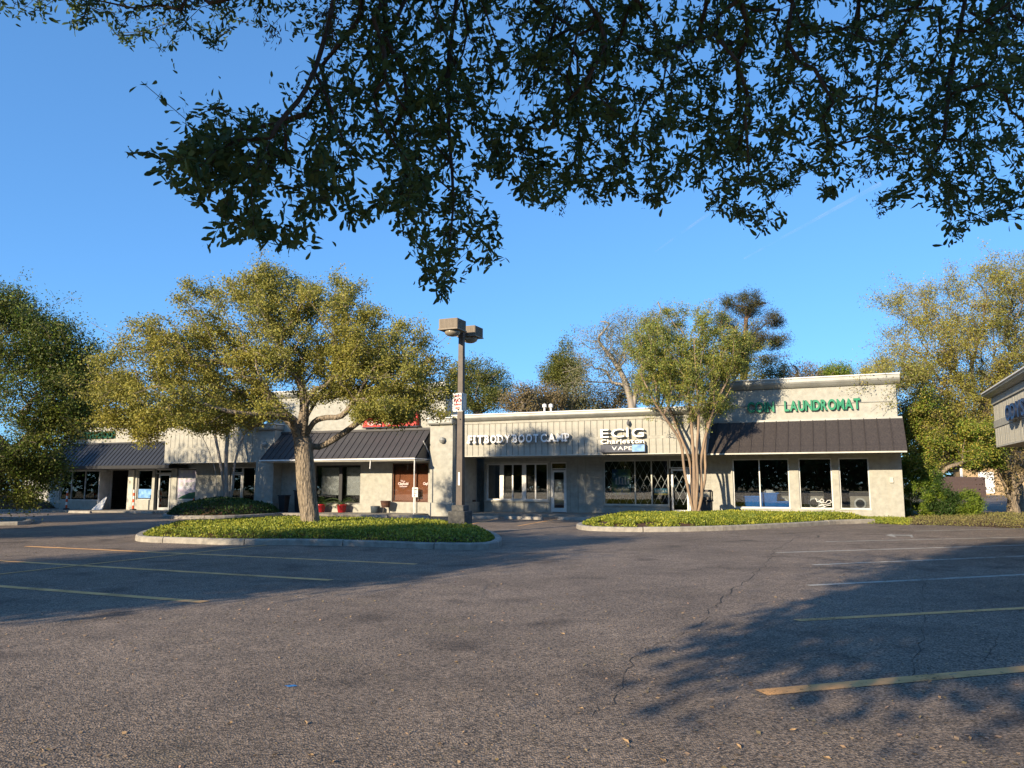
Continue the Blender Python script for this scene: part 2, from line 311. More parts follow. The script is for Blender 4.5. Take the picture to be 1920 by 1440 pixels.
def stripe(p, q, wd, m, label, cat='painted line', group=None, h=.004):
    d = (q-p); d.z = 0; d.normalize(); s = Vector((-d.y, d.x, 0))*wd/2; n = max(2, int((q-p).length/.4)); V_, F_ = [], []
    for i in range(n+1):
        c = p.lerp(q, i/n); j = (random.random()-.5)*.012; a, b = c+s*(1+j*4), c-s*(1-j*4)
        V_ += [(a.x, a.y, gz(a.x, a.y)+h), (b.x, b.y, gz(b.x, b.y)+h)]
    for i in range(n): F_.append((2*i, 2*i+1, 2*i+3, 2*i+2))
    me = bpy.data.meshes.new('parking_line'); me.from_pydata(V_, [], F_); me.materials.append(m); o = link('parking_line', me)
    return tag(o, label, cat, group)
LN = [((-420, 1067), (385, 1129), .17, 'yellow', 'nearest yellow bay line on the left, ending in the open lot'),
 ((-420, 1027), (620, 1088), .17, 'yellow', 'second yellow bay line from the camera on the left'),
 ((50, 1024.5), (780, 1058), .17, 'yellow', 'farthest yellow bay line on the left, just before the oak island'),
 ((1427, 1299), (2150, 1234), .16, 'yellow', 'nearest and thickest yellow bay line at lower right'),
 ((1493, 1163.5), (2150, 1128), .13, 'yellow', 'second bay line from the camera on the right, in shade'),
 ((1515, 1098), (2150, 1066), .13, 'wpaint', 'third bay line from the camera on the right, in shade'),
 ((1525, 1059.5), (2150, 1033), .13, 'wpaint', 'fourth pale bay line from the camera on the right'),
 ((1455, 1036.5), (2150, 1015), .13, 'wpaint', 'fifth faded pale bay line on the right'),
 ((1548, 1016), (2150, 1002), .13, 'wpaint', 'sixth faded pale bay line on the right, below the arrow'),
 ((1715, 996), (2100, 987), .13, 'wpaint', 'farthest faded pale bay line on the right, beyond the arrow'),
 ((882, 983), (937, 972), .10, 'yellow', 'short yellow bay line right of the lamp post by the walkway'),
 ((972, 986), (1047, 973), .10, 'yellow', 'short yellow bay line in front of the glass door'),
 ((330, 953+12), (215, 972), .10, 'wpaint', 'pale bay line in front of the black awning shop')]
for a, b, wd, mm, lb in LN: stripe(G(*a), G(*b), wd, M[mm], lb)
stripe(G(-300, 1110), G(500, 1022), .10, M['yellow'], 'thin yellow line crossing the left bays diagonally', h=.008)
M['crack'] = mat('crack_filler', (.055, .05, .045), .9)
def crack(pts, wd=.025):
    wd *= .36
    q = [G(*p) for p in pts]; Q_ = []
    for i in range(len(q)-1):
        for j in range(8): Q_.append(q[i].lerp(q[i+1], j/8)+Vector((random.uniform(-.05, .05), random.uniform(-.05, .05), 0)))
    V_, F_ = [], []
    for i, p in enumerate(Q_): d = (Q_[min(i+1, len(Q_)-1)]-Q_[max(i-1, 0)]).normalized(); s = Vector((-d.y, d.x, 0))*wd*random.uniform(.2, 1); a, b = p+s, p-s; V_ += [(a.x, a.y, gz(a.x, a.y)+.003), (b.x, b.y, gz(b.x, b.y)+.003)]
    for i in range(len(Q_)-1): F_.append((2*i, 2*i+1, 2*i+3, 2*i+2))
    me = bpy.data.meshes.new('pavement_crack'); me.from_pydata(V_, [], F_); me.materials.append(M['crack']); o = link('pavement_crack', me); o['kind'] = 'structure'
crack([(1500, 1005), (1455, 1030), (1432, 1062), (1385, 1098), (1345, 1130), (1325, 1155)], .03); crack([(1325, 1155), (1300, 1180), (1240, 1205), (1185, 1240), (1160, 1300), (1100, 1350)], .012); crack([(1733, 1085), (1728, 1130), (1732, 1200), (1700, 1290)], .012)
crack([(1920, 1180), (1870, 1195), (1840, 1240), (1890, 1260)], .01)
# arrow
a0, a1 = G(1668, 1003.5), G(1710, 1004)
ar = MB(); V_ = [G(1660, 1003.5), G(1672, 1001.5), G(1674, 1002.5), G(1710, 1003), G(1713, 1008), G(1708, 1008), G(1706, 1004.8), G(1676, 1004.5), G(1682, 1008)]
me = bpy.data.meshes.new('painted_arrow'); me.from_pydata([(p.x, p.y, p.z+.004) for p in V_], [], [list(range(9))]); me.materials.append(M['wpaint'])
tag(link('painted_arrow', me), 'white bent turning arrow painted beyond the right bays', 'road marking')
bm_ = [G(533, 1286), G(552, 1284.5), G(558, 1287), G(540, 1289)]
me = bpy.data.meshes.new('paint_mark'); me.from_pydata([(p.x, p.y, p.z+.004) for p in bm_], [], [[0, 3, 2, 1]]); me.materials.append(M['bluepaint'])
tag(link('paint_mark', me), 'small blue spray paint mark on the open asphalt', 'paint mark')
# ------------------------------------------------------------------ vegetation tools
def grow(seeds, tips, bf=.25, step=.5, jit=.06):
    """seeds: list of (pos, parent index); tips (n,3). returns P, parent, list of tip node ids"""
    cap = len(seeds)+len(tips)*14+10; P = np.zeros((cap, 3)); par = np.full(cap, -1); pl = np.zeros(cap); n = 0
    for p, q in seeds:
        P[n] = p; par[n] = q; pl[n] = 0 if q < 0 else pl[q]+np.linalg.norm(P[n]-P[q]); n += 1
    root = P[0].copy(); base = P[seeds_start(seeds)]; o = np.argsort(np.linalg.norm(tips-base, axis=1)); ends = []
    free = np.ones(cap, bool); free[:seeds_start(seeds)] = False
    for i in o:
        t = tips[i]; d = np.linalg.norm(P[:n]-t, axis=1); cost = d+bf*pl[:n]; cost[~free[:n]] = 1e9; k = int(np.argmin(cost)); L_ = d[k]
        if n+int(L_/step)+2 >= cap: break
        m_ = max(1, min(12, int(L_/step))); p0 = P[k].copy(); sag = rng.normal(0, jit*L_, 3); last = k
        for j in range(1, m_+1):
            f = j/m_; P[n] = p0+(t-p0)*f+sag*math.sin(math.pi*f)+(rng.normal(0, jit*.35*step, 3) if j < m_ else 0); par[n] = last; pl[n] = pl[last]+L_/m_; last = n; n += 1
        ends.append(last)
    return P[:n], par[:n], np.array(ends)
def seeds_start(seeds): return min(getattr(seeds, 'start', 0), len(seeds)-1)
class Seeds(list): start = 0
def radii(P, par, rt, rtip=.006, p=2.15):
    n = len(P); r = np.zeros(n); r += 0; acc = np.zeros(n)
    for i in range(n-1, 0, -1):
        a = acc[i] if acc[i] > 0 else rtip**p; acc[i] = a; acc[par[i]] += a
    r = acc**(1/p); r = np.where(r > rtip*2, rtip*2+(r-rtip*2)*((rt-rtip*2)/(r[0]-rtip*2)), r)
    main = np.full(n, -1)
    for i in range(n-1, 0, -1):
        q = par[i]
        if main[q] < 0 or r[i] > r[main[q]]: main[q] = i
    for i in range(n):
        m = main[i]
        if m > 0 and r[i] > .05: r[m] = max(r[m], r[i]*.86)
    return r
def tubes(P, par, r, sides=5, rmin=0, keep=None):
    n = len(P); main = np.full(n, -1)
    for i in range(n-1, 0, -1):
        q = par[i]
        if main[q] < 0 or r[i] > r[main[q]]: main[q] = i
    d = np.zeros((n, 3)); idx = np.arange(1, n); d[1:] = P[1:]-P[par[1:]]; d[0] = d[main[0]] if main[0] > 0 else (0, 0, 1)
    d /= np.linalg.norm(d, axis=1)[:, None]+1e-9
    dd = d.copy(); has = main >= 0; dd[has] += d[main[has]]; dd /= np.linalg.norm(dd, axis=1)[:, None]+1e-9
    up = np.array([.31, .2, .93]); a = np.cross(dd, up); a /= np.linalg.norm(a, axis=1)[:, None]+1e-9; b = np.cross(dd, a)
    an = np.arange(sides)*2*np.pi/sides; ring = lambda p, rr, a_, b_: p[:, None, :]+rr[:, None, None]*(a_[:, None, :]*np.cos(an)[None, :, None]+b_[:, None, :]*np.sin(an)[None, :, None])
    R1 = ring(P, r, a, b)
    Vs = [R1.reshape(-1, 3)]; Fs = []; base = n*sides
    e = idx[r[idx] >= rmin]; ismain = main[par[e]] == e; k = np.arange(sides); k2 = (k+1) % sides
    em = e[ismain]; lo = par[em][:, None]*sides; hi = em[:, None]*sides; Fs.append(np.stack([lo+k, lo+k2, hi+k2, hi+k], 2).reshape(-1, 4))
    es = e[~ismain]
    if len(es):
        R2 = ring(P[par[es]], r[es]*1.15, a[es], b[es]).reshape(-1, 3); lo = base+np.arange(len(es))[:, None]*sides; hi = es[:, None]*sides; Vs.append(R2); Fs.append(np.stack([lo+k, lo+k2, hi+k2, hi+k], 2).reshape(-1, 4))
    return np.concatenate(Vs), np.concatenate(Fs)
def leafset(c, size, elong=2.2, droop=.0, sizevar=.35, flat=.0):
    n = len(c); ax = rng.normal(size=(n, 3)); ax[:, 2] -= droop; ax /= np.linalg.norm(ax, axis=1)[:, None]
    nr = rng.normal(size=(n, 3)); nr[:, 2] += flat; sd = np.cross(ax, nr); sd /= np.linalg.norm(sd, axis=1)[:, None]; nn = np.cross(sd, ax)
    L_ = size*(1+rng.uniform(-sizevar, sizevar, n))[:, None]; w_ = L_/elong
    V_ = np.stack([c, c+ax*L_*.55+sd*w_*.5+nn*L_*.08, c+ax*L_, c+ax*L_*.55-sd*w_*.5+nn*L_*.08], 1).reshape(-1, 3)
    return V_, np.arange(4*n).reshape(-1, 4)
def leafset6(c, ax, size, elong=2.6):      # rounded foreground leaf, cupped along the midrib
    n = len(c); ax = ax/np.linalg.norm(ax, axis=1)[:, None]; nr = rng.normal(size=(n, 3)); sd = np.cross(ax, nr); sd /= np.linalg.norm(sd, axis=1)[:, None]; nn = np.cross(sd, ax)
    L_ = (size*(1+rng.uniform(-.35, .35, n)))[:, None]; w_ = L_/elong; pts = []
    for f, s_, u_ in ((0, 0, 0), (.35, .38, .05), (.72, .5, .07), (.94, .26, .03), (1, 0, -.03), (.94, -.26, .03), (.72, -.5, .07), (.35, -.38, .05)):
        pts.append(c+ax*L_*f+sd*w_*s_+nn*L_*(u_ if s_ else u_-.02))
    V_ = np.stack(pts, 1).reshape(-1, 3); b = np.arange(n)[:, None]*8
    return V_, np.concatenate([b+np.array([[0, 1, 7, 7]])*1, b+np.array([[1, 2, 6, 7]]), b+np.array([[2, 3, 5, 6]]), b+np.array([[3, 4, 5, 5]])], 0)
def quads_clean(F_):                       # drop repeated index quads -> use triangles mesh instead
    t1 = F_[:, [0, 1, 2]]; t2 = F_[:, [0, 2, 3]]; t2 = t2[(t2[:, 1] != t2[:, 2])]; return np.concatenate([t1, t2])
def lobes(ls, n, shell=.55):
    """ls: (centre, radii(3), weight)"""
    w_ = np.array([l[2] for l in ls], float); w_ /= w_.sum(); out = []
    for (c, r, _), f in zip(ls, w_):
        k = int(n*f)+1; v = rng.normal(size=(k, 3)); v /= np.linalg.norm(v, axis=1)[:, None]; q = rng.uniform(shell**3, 1, k)**(1/3); out.append(np.array(c)+v*q[:, None]*np.array(r))
    return np.concatenate(out)
def raggedy(t, k):
    if k <= 0 or len(t) < 60: return t
    a = (vnoise(t[:, 0]+t[:, 2]*.7, t[:, 1]-t[:, 2]*.5, 1.3, 31)+vnoise(t[:, 2]*1.3+t[:, 1], t[:, 0]-t[:, 1]*.3, .9, 32))/2
    t = t[a > np.quantile(a, k*.42)]; c = t.mean(0); o = np.array([.0]); m_ = rng.random(len(t)) < .05+.1*k
    t[m_] = c+(t[m_]-c)*rng.uniform(1.05, 1.1+.25*k, m_.sum())[:, None]; t[m_, 2] += .1; return t
def tree(name, label, cat, base, seeds, tips, rt, barkm, leafm, nleaf, size, spread=.28, bf=.25, step=.5, elong=2.0, group=None, rtip=.006, sides=6, droop=0, jit=.07, flat=0, leaf2=None, along=True, rag=.5):
    tips = raggedy(tips, rag)
    P, par, ends = grow(seeds, tips, bf, step, jit); r = radii(P, par, rt, rtip)
    r[0] *= 1.25
    base = np.array(base); e = empty(name, tuple(base)); tag(e, label, cat, group)
    V_, F_ = tubes(P-base, par, r, sides); link('trunk', npmesh('trunk', V_, F_, barkm, True), e)
    if nleaf:
        t = rng.integers(0, len(ends), nleaf); q = ends[t]; f = rng.uniform(0, 1, nleaf)[:, None] if along else 1
        cl = rng.gamma(.9, 1, len(ends)); 
        pr = cl/cl.sum(); t = rng.choice(len(ends), nleaf, p=pr); q = ends[t]
        c = P[q]*f+P[par[q]]*(1-f)+rng.normal(0, spread, (nleaf, 3))*np.array([1, 1, .8])-base
        if leaf2:
            k = rng.random(nleaf) < leaf2[1]; V2, F2 = leafset(c[k], size, elong, droop, flat=flat); link('new_leaves', npmesh('new_leaves', V2, F2, leaf2[0]), e); c = c[~k]
        V2, F2 = leafset(c, size, elong, droop, flat=flat); link('crown', npmesh('crown', V2, F2, leafm), e)
    return e
def sub(path, k=4):                       # smooth polyline -> seeds-like list of points
    P_ = [Vector(p) for p in path]; out = [P_[0]]
    for i in range(len(P_)-1):
        a, b, c, d = P_[max(i-1, 0)], P_[i], P_[i+1], P_[min(i+2, len(P_)-1)]
        for j in range(1, k+1):
            t = j/k; out.append(.5*((2*b)+(c-a)*t+(2*a-5*b+4*c-d)*t*t+(3*b-a-3*c+d)*t**3))
    return out
# ------------------------------------------------------------------ building tools (local x along the fronts, y inwards)
def unit(name, label, cat='building'):
    e = empty(name, tuple(C0*1.0)[:2]+(0,), ROT); return tag(e, label, cat)
def wallo(name, parent, u0, u1, z0, z1, off, m, ops=(), th=.2):
    us = sorted({u0, u1, *[o[0] for o in ops], *[o[1] for o in ops]}); zs = sorted({z0, z1, *[o[2] for o in ops], *[o[3] for o in ops]}); b = MB()
    for i in range(len(us)-1):
        run = None
        for j in range(len(zs)-1):
            a, c = (us[i]+us[i+1])/2, (zs[j]+zs[j+1])/2
            if any(o[0] < a < o[1] and o[2] < c < o[3] for o in ops):
                if run is not None: b.box(us[i], us[i+1], -off, -off+th, run, zs[j]); run = None
            elif run is None: run = zs[j]
        if run is not None: b.box(us[i], us[i+1], -off, -off+th, run, zs[-1])
    return ob(name, b, m, parent)
def window(parent, u0, u1, z0, z1, off, mull=(), rails=(), fm='alu', fw=.05, rec=.07, name='window', glassm='glass'):
    y = -off+rec; b = MB(); b.box(u0, u1, y, y+.08, z1-fw, z1); b.box(u0, u1, y, y+.08, z0, z0+fw); b.box(u0, u0+fw, y, y+.08, z0+fw, z1-fw); b.box(u1-fw, u1, y, y+.08, z0+fw, z1-fw)
    for q in mull:
        wd = fw if not isinstance(q, tuple) else q[1]; q = q if not isinstance(q, tuple) else q[0]; b.box(q-wd/2, q+wd/2, y-.002, y+.078, z0+fw, z1-fw)
    for q in rails: b.box(u0+fw, u1-fw, y+.01, y+.07, q-fw/2, q+fw/2)
    f = ob(name, b, M[fm], parent); ms = [u0]+[q[0] if isinstance(q, tuple) else q for q in mull]+[u1]
    for i in range(len(ms)-1): ob('pane', MB().box(ms[i]+.02, ms[i+1]-.02, y+.035, y+.045, z0+.02, z1-.02), M[glassm], f)
    return f
def door(parent, u0, u1, z0, z1, off, fm='alu', rec=.07, st=.09):
    y = -off+rec; b = MB(); b.box(u0, u0+st, y, y+.06, z0, z1); b.box(u1-st, u1, y, y+.06, z0, z1); b.box(u0+st, u1-st, y, y+.06, z1-st, z1); b.box(u0+st, u1-st, y, y+.06, z0, z0+st*2)
    f = ob('door', b, M[fm], parent); ob('pane', MB().box(u0+.03, u1-.03, y+.025, y+.035, z0+.03, z1-.03), M['glass'], f)
    ob('handle', MB().bar((u0+st*.6, y-.05, z0+.75), (u0+st*.6, y-.05, z0+1.25), .018).bar((u0+st*.6, y-.05, z0+.8), (u0+st*.6, y+.01, z0+.8), .012).bar((u0+st*.6, y-.05, z0+1.2), (u0+st*.6, y+.01, z0+1.2), .012), M['alu'], f)
    return f
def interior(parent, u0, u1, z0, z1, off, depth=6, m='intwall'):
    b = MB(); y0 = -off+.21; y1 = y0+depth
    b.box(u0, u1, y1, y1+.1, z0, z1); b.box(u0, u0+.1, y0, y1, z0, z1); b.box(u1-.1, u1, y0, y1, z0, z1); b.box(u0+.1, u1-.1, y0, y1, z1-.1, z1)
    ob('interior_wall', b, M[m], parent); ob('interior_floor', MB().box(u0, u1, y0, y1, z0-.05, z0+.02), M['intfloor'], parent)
def boards(parent, u0, u1, z0, z1, off, step, m, gap=.022, name='siding_board', backing=True, th=.035):
    n = max(1, round((u1-u0)/step)); st = (u1-u0)/n
    me = MB().box(0, st-gap, -th, 0, 0, z1-z0).mesh(name, M[m])
    for i in range(n):
        o = link(name, me, parent, (u0+i*st+gap/2, -off+random.uniform(-.004, .004), z0))
    if backing: ob('sheathing', MB().box(u0, u1, -off+.002, -off+.10, z0, z1), M['gap'], parent)
def cornice(parent, u0, u1, zt, zb, off, pr=.3, back=.3, ends=True):
    h = zt-zb; y = -off
    prof = [(y+back, zt), (y+back, zb), (y, zb), (y-pr*.25, zb+.02), (y-pr*.55, zb+h*.2), (y-pr*.9, zb+h*.45), (y-pr, zb+h*.62), (y-pr, zb+h*.80)]
    ob('cornice', MB().profx(prof[::1]+[(y-pr, zt-.002)], u0, u1), M['cap'], parent)
    ob('coping', MB().box(u0-.02, u1+.02, y-pr-.05, y+back+.02, zt, zt+.045), M['white'], parent)
def seam_roof(parent, u0, u1, ytop, ztop, ybot, zbot, n, m, hipl=0, name='roof_panel', rib=.035):
    st = (u1-u0)/n; L_ = math.hypot(ytop-ybot, ztop-zbot); d = Vector((0, ybot-ytop, zbot-ztop))/L_; nn = Vector((0, d.z, -d.y)); nn = nn if nn.z > 0 else -nn
    b = MB(); P0 = Vector((0, ytop, ztop)); P1 = Vector((0, ybot, zbot))
    def quad(xa, xb, h): return [Vector((xa, 0, 0))+P0+nn*h, Vector((xb, 0, 0))+P0+nn*h, Vector((xb, 0, 0))+P1+nn*h, Vector((xa, 0, 0))+P1+nn*h]
    b.hull(quad(.003, st-.003, -.02), quad(.003, st-.003, 0)); b.hull(quad(0.003, .028, .0005), quad(0.003, .028, rib))
    me = b.mesh(name, M[m])
    for i in range(n): link(name, me, parent, (u0+i*st, 0, random.uniform(-.003, .003)))
ZF = lambda px, off: GU(FU(px, off), off)
ZWALK = .12
# ================= laundromat
L = unit('laundromat_building', 'cream laundromat with dark ribbed metal canopy at the right end of the strip')
uL = FU(1333); zt = FZ(1686, 702); zs = FZ(1500, 953.5); zh = FZ(1500, 859.5); zc = FZ(1520, 849, 1.9); zct = FZ(1500, 789, .5)
ops = [(FU(1374), FU(1480), zs, zh), (FU(1498), FU(1560.5), zs, zh), (FU(1573.5), FU(1630.5), zs, zh)]
uFe = FU(1323, 2.4)
wallo('wall', L, uL, 0, -.2, zc+.02, 0, M['stucco'], ops)
uu = FU(1336)
wallo('upper_wall', L, uu, -.04, zc+.03, zt-.42, 0, M['stucco'])
ob('side_wall', MB().box(-.2, 0, .21, 14, -.2, zt-.42), M['stucco'], L)
ob('rear_wall', MB().box(uL, -.21, 13.8, 14, -.2, zt-.5), M['stucco'], L)
ob('left_parapet_wall', MB().box(uL, uL+.2, .21, 13.79, 3.3, zt-.42), M['stucco'], L)
ob('roof', MB().box(uL+.21, -.21, .21, 13.7, zt-.8, zt-.7), M['conc'], L)
cornice(L, uu-.1, .12, zt, zt-.40, 0, .28)
for yy in (0, 1, 2): ob('sill', MB().box(ops[yy][0]-.03, ops[yy][1]+.03, -.04, .05, zs-.05, zs-.001), M['trim'], L)
window(L, *ops[0], 0, mull=(FU(1424),)); window(L, *ops[1], 0); window(L, *ops[2], 0)
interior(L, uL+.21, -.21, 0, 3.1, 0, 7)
ob('ceiling_band', MB().box(uu, .0, -1.82, -.003, zc+.035, zc+.10), M['trim'], L)
ob('canopy_beam', MB().box(uu-.15, .10, -1.93, -1.80, zc-.03, zc+.03), M['trim'], L)
seam_roof(L, uu-.12, .12, -.5, zct, -1.92, zc+.04, 16, 'shake', name='canopy_panel')
ob('canopy_flashing', MB().box(uu-.14, .10, -.52, -.002, zct-.01, zct+.07), M['cap'], L)
ob('canopy_end', MB().profx([(-.5, zct-.05), (-1.88, zc+.03), (-.003, zc+.03), (-.003, zct-.05)], .08, .115), M['shake'], L)
ob('canopy_end', MB().profx([(-.5, zct-.05), (-1.88, zc+.03), (-.003, zc+.03), (-.003, zct-.05)], uu-.115, uu-.08), M['shake'], L)
ob('conduit', MB().bar((uu+.1, -.03, FZ(1350, 764)), (-.2, -.03, FZ(1350, 764)), .018), M['cap'], L)
ob('seam', MB().box(uu, -.04, -.006, .0, FZ(1600, 719), FZ(1600, 717)), M['trim'], L)
S = tag(empty('laundromat_sign', (C0.x, C0.y, 0), ROT), 'green raised letters reading COIN LAUNDROMAT on the cream parapet', 'sign')
za, zb = FZ(1550, 768.5), FZ(1550, 749)
letters('COIN', S, FU(1407), FU(1458), za, zb, -.10, [M['green'], M['dgreen']], .035, .14, .06, name='letter')
letters('LAUNDROMAT', S, FU(1477), FU(1621), za, zb, -.10, [M['green'], M['dgreen']], .035, .14, .06)
ob('wall_vent', MB().box(FU(1352), FU(1362), -.05, -.001, 2.35, 2.62), M['cap'], L); ob('meter_box', MB().box(FU(1668), FU(1675), -.07, -.001, FZ(1670, 905), FZ(1670, 895)), M['trim'], L)
# things inside the laundromat
def local(name, lab, cat, u, y, z=0, group=None, rz=0):
    p = C0+T*u-N*y; e = empty(name, (p.x, p.y, z), ROT+rz); return tag(e, lab, cat, group)
def washer(u, y, lab, grp='washers seen through the laundromat windows'):
    e = local('washing_machine', lab, 'washing machine', u, y, .03, grp)
    ob('cabinet', MB().box(-.42, .42, -.4, .4, 0, 1.08), M['machine'], e, .02); ob('door', MB().bar((0, -.46, .55), (0, -.405, .55), .25, 18), M['alu'], e); ob('porthole', MB().bar((0, -.475, .55), (0, -.462, .55), .18, 18), M['dark'], e)
    ob('control_panel', MB().box(-.4, .4, -.42, -.401, .88, 1.05), M['dark'], e); return e
for px, nm in ((1388, 'pale washing machine leftmost behind the first laundromat window'), (1448, 'washing machine behind the blue carts, right pane of the first window'), (1467, 'washing machine at the right edge of the first laundromat window'), (1525, 'washing machine behind the middle laundromat window'), (1610, 'washing machine behind the last laundromat window')):
    washer(FU(px, -1.6), 1.6, nm)
def cart(px, lab, h=.75):
    e = local('laundry_cart', lab, 'laundry cart', FU(px, -.7), .7, .03, 'blue laundry carts'); b = MB()
    b.hull([(-.3, -.22, .15), (.3, -.22, .15), (.3, .22, .15), (-.3, .22, .15)], [(-.38, -.28, h), (.38, -.28, h), (.38, .28, h), (-.38, .28, h)]); ob('tub', b, M['bluebin'], e, .03)
    ob('rim', MB().box(-.41, .41, -.31, -.27, h-.04, h+.02).box(-.41, .41, .27, .31, h-.04, h+.02), M['bluebin'], e)
    for sx in (-.25, .25):
        for sy in (-.17, .17): ob('caster', MB().bar((sx-.02, sy, .05), (sx+.02, sy, .05), .05, 10), M['dark'], e)
cart(1411, 'blue laundry cart in the left pane of the first laundromat window', .85); cart(1441, 'blue laundry cart right of the white mullion, with cloth in it', 1.0); cart(1470, 'low blue laundry cart at the right end of the first window', .62)
cl = MB(); 
for k in range(9): cl.box(*sorted((random.uniform(-.3, .0), random.uniform(0, .3))), *sorted((random.uniform(-.2, 0), random.uniform(.02, .2))), 0, random.uniform(.05, .16))
e = local('crumpled_cloth', 'crumpled white cloth piled in the blue laundry cart', 'cloth', FU(1441, -.7), .7, 1.02); ob('cloth', cl, M['white'], e, .03)
# graffiti on the middle window
gp = [(1529, 934), (1532, 941), (1537, 939), (1541, 935), (1545, 939), (1540, 943), (1536, 940), (1548, 943), (1552, 938), (1557, 938), (1559, 942), (1553, 945), (1546, 946), (1535, 949), (1541, 945), (1547, 950), (1540, 952), (1551, 948), (1558, 947)]
b = MB(); q = [Vector((F(x, y)[0], .065, F(x, y)[1])) for x, y in gp]
for i in range(len(q)-1): b.bar(q[i], q[i+1], .014, 4)
g_ = ob('graffiti', b, M['white'], None, loc=(C0.x, C0.y, 0), rz=ROT); tag(g_, 'white scribbled graffiti low on the middle laundromat window', 'graffiti')
# ================= gym and vape shop wing
B = unit('gym_and_vape_building', 'low cream shop wing with board fascia between the end pilaster and the laundromat')
f0, f1 = FU(855.5, 2.4), uFe; zb = FZ(1080, 852, 2.4); zr0 = FZ(1080, 825.5, 2.4); zr1 = FZ(1080, 820, 2.4); zt2 = FZ(1080, 789.5, 2.4); zc1 = FZ(1080, 785, 2.4); ztop = FZ(1080, 772.5, 2.4)
boards(B, f0, f1, zb, zr0, 2.4, .305, 'siding'); boards(B, f0, f1, zr1, zt2, 2.4, .305, 'siding')
ob('fascia_rail', MB().box(f0, f1, -2.43, -2.31, zr0+.003, zr1-.003), M['siding'], B)
ob('fascia_trim', MB().box(f0-.05, f1+.02, -2.47, -2.301, zt2+.003, zc1), M['siding'], B); ob('fascia_trim', MB().box(f0-.05, f1, -2.455, -2.42, zb-.04, zb-.003), M['trim'], B)
cornice(B, f0-.1, f1+.06, ztop, zc1+.003, 2.4, .30, 2.0)
me = MB().box(-.035, 0, 0, .19, 0, zt2-zb).mesh('end_board', M['siding'])
for k in range(11): link('end_board', me, B, (f1+.037, -2.4+.2*k+.005, zb))
ob('fascia_end', MB().box(f1-.14, f1, -2.29, -.004, zb, zc1), M['gap'], B)
ob('end_rail', MB().box(f1+.04, f1+.06, -2.4, -.2, zr0, zr1), M['siding'], B)
ob('soffit', MB().box(f0, f1, -2.41, .0, zb-.045, zb-.005), M['trim'], B)
ob('roof', MB().box(f0, uL-.01, -.1, 14, ztop-.7, ztop-.6), M['conc'], B)
zfl = ZF(1047, 0)+ZWALK; uB0 = FU(893); uR1 = FU(875, -1); uR2 = FU(914, -1)
ub = FU(1100); zs2 = FZ(968, 938); zh2 = FZ(968, 869)
o1 = (FU(912), FU(1027), zs2, zh2); o2 = (FU(1032), FU(1062), zfl, FZ(1047, 867)); 
wallo('board_wall', B, FU(908), ub, zfl-.3, zb-.05, 0, M['siding'], [o1, o2])
wallo('recess_wall', B, FU(862, -1.0), FU(911, 0), zfl-.3, zb-.05, -1.0, M['siding']); ob('recess_side', MB().box(FU(908), FU(908)+.12, .21, 1.0, zfl-.3, zb-.05), M['siding'], B)
for px in (1068, 1083, 1097): u = FU(px); ob('batten', MB().box(u-.025, u+.025, -.03, -.001, zfl, zb-.05), M['siding'], B)
for px in (923, 941, 961, 982, 1004, 1024): u = FU(px); ob('batten', MB().box(u-.022, u+.022, -.03, -.001, zfl, zs2-.09), M['siding'], B)
for px in (925, 945, 965, 988, 1010, 1040, 1058): u = FU(px); ob('batten', MB().box(u-.02, u+.02, -.03, -.001, zh2+.12, zb-.05), M['siding'], B)
for px in (868, 877, 885, 893, 901): u = FU(px, -1); ob('batten', MB().box(u-.022, u+.022, .965, .999, zfl, zb-.05), M['siding'], B)
ob('window_sill', MB().box(o1[0]-.12, o1[1]+.1, -.09, -.001, zs2-.07, zs2), M['trim'], B); ob('window_header', MB().box(o1[0]-.1, o1[1]+.1, -.06, -.001, zh2, zh2+.1), M['trim'], B)
window(B, *o1, 0, mull=((FU(939.5), .22), FU(960), (FU(981.5), .22), FU(1003)), fm='white', fw=.07)
zd = FZ(1047, 880); door(B, o2[0]+.06, o2[1]-.06, zfl+.02, zd-.04, 0, 'white', st=.1); window(B, o2[0], o2[1], zd, o2[3], 0, fm='white', name='transom_window')
ob('door_frame', MB().box(o2[0], o2[0]+.055, .06, .16, zfl, zd).box(o2[1]-.055, o2[1], .06, .16, zfl, zd), M['white'], B)
zs3 = FZ(1190, 947.5); zh3 = FZ(1190, 862.5); zd3 = FZ(1275, 878)
o3 = (FU(1131), FU(1253.5), zs3, zh3); o4 = (FU(1254), FU(1302), zfl, zh3)
wallo('brick_wall', B, ub+.002, uL-.003, zfl-.35, zb-.05, 0, M['brick'], [o3, o4])
window(B, *o3, 0, mull=(FU(1190), FU(1221)), fw=.06, fm='trim'); window(B, o4[0]+.02, o4[1], zd3, zh3, 0, fm='alu', name='transom_window'); door(B, o4[0]+.1, o4[1]-.28, zfl+.02, zd3-.03, 0)
window(B, o4[1]-.26, o4[1], zfl, zd3, 0, name='sidelight_window')
ob('brick_sill', MB().box(o3[0]-.03, o3[1]+.03, -.05, -.001, zs3-.06, zs3), M['brick'], B)
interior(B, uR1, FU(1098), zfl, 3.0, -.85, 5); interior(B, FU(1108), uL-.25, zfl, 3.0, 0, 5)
ob('blind', MB().box(FU(944), FU(959), .2, .22, zs2+.2, zh2-.3).box(FU(986), FU(1001), .2, .22, zs2+.1, zh2-.3), M['intwall'], B)
ob('door_blind', MB().box(o2[0]+.12, o2[1]-.12, .16, .17, zfl+.35, zd-.5), M['alu'], B)
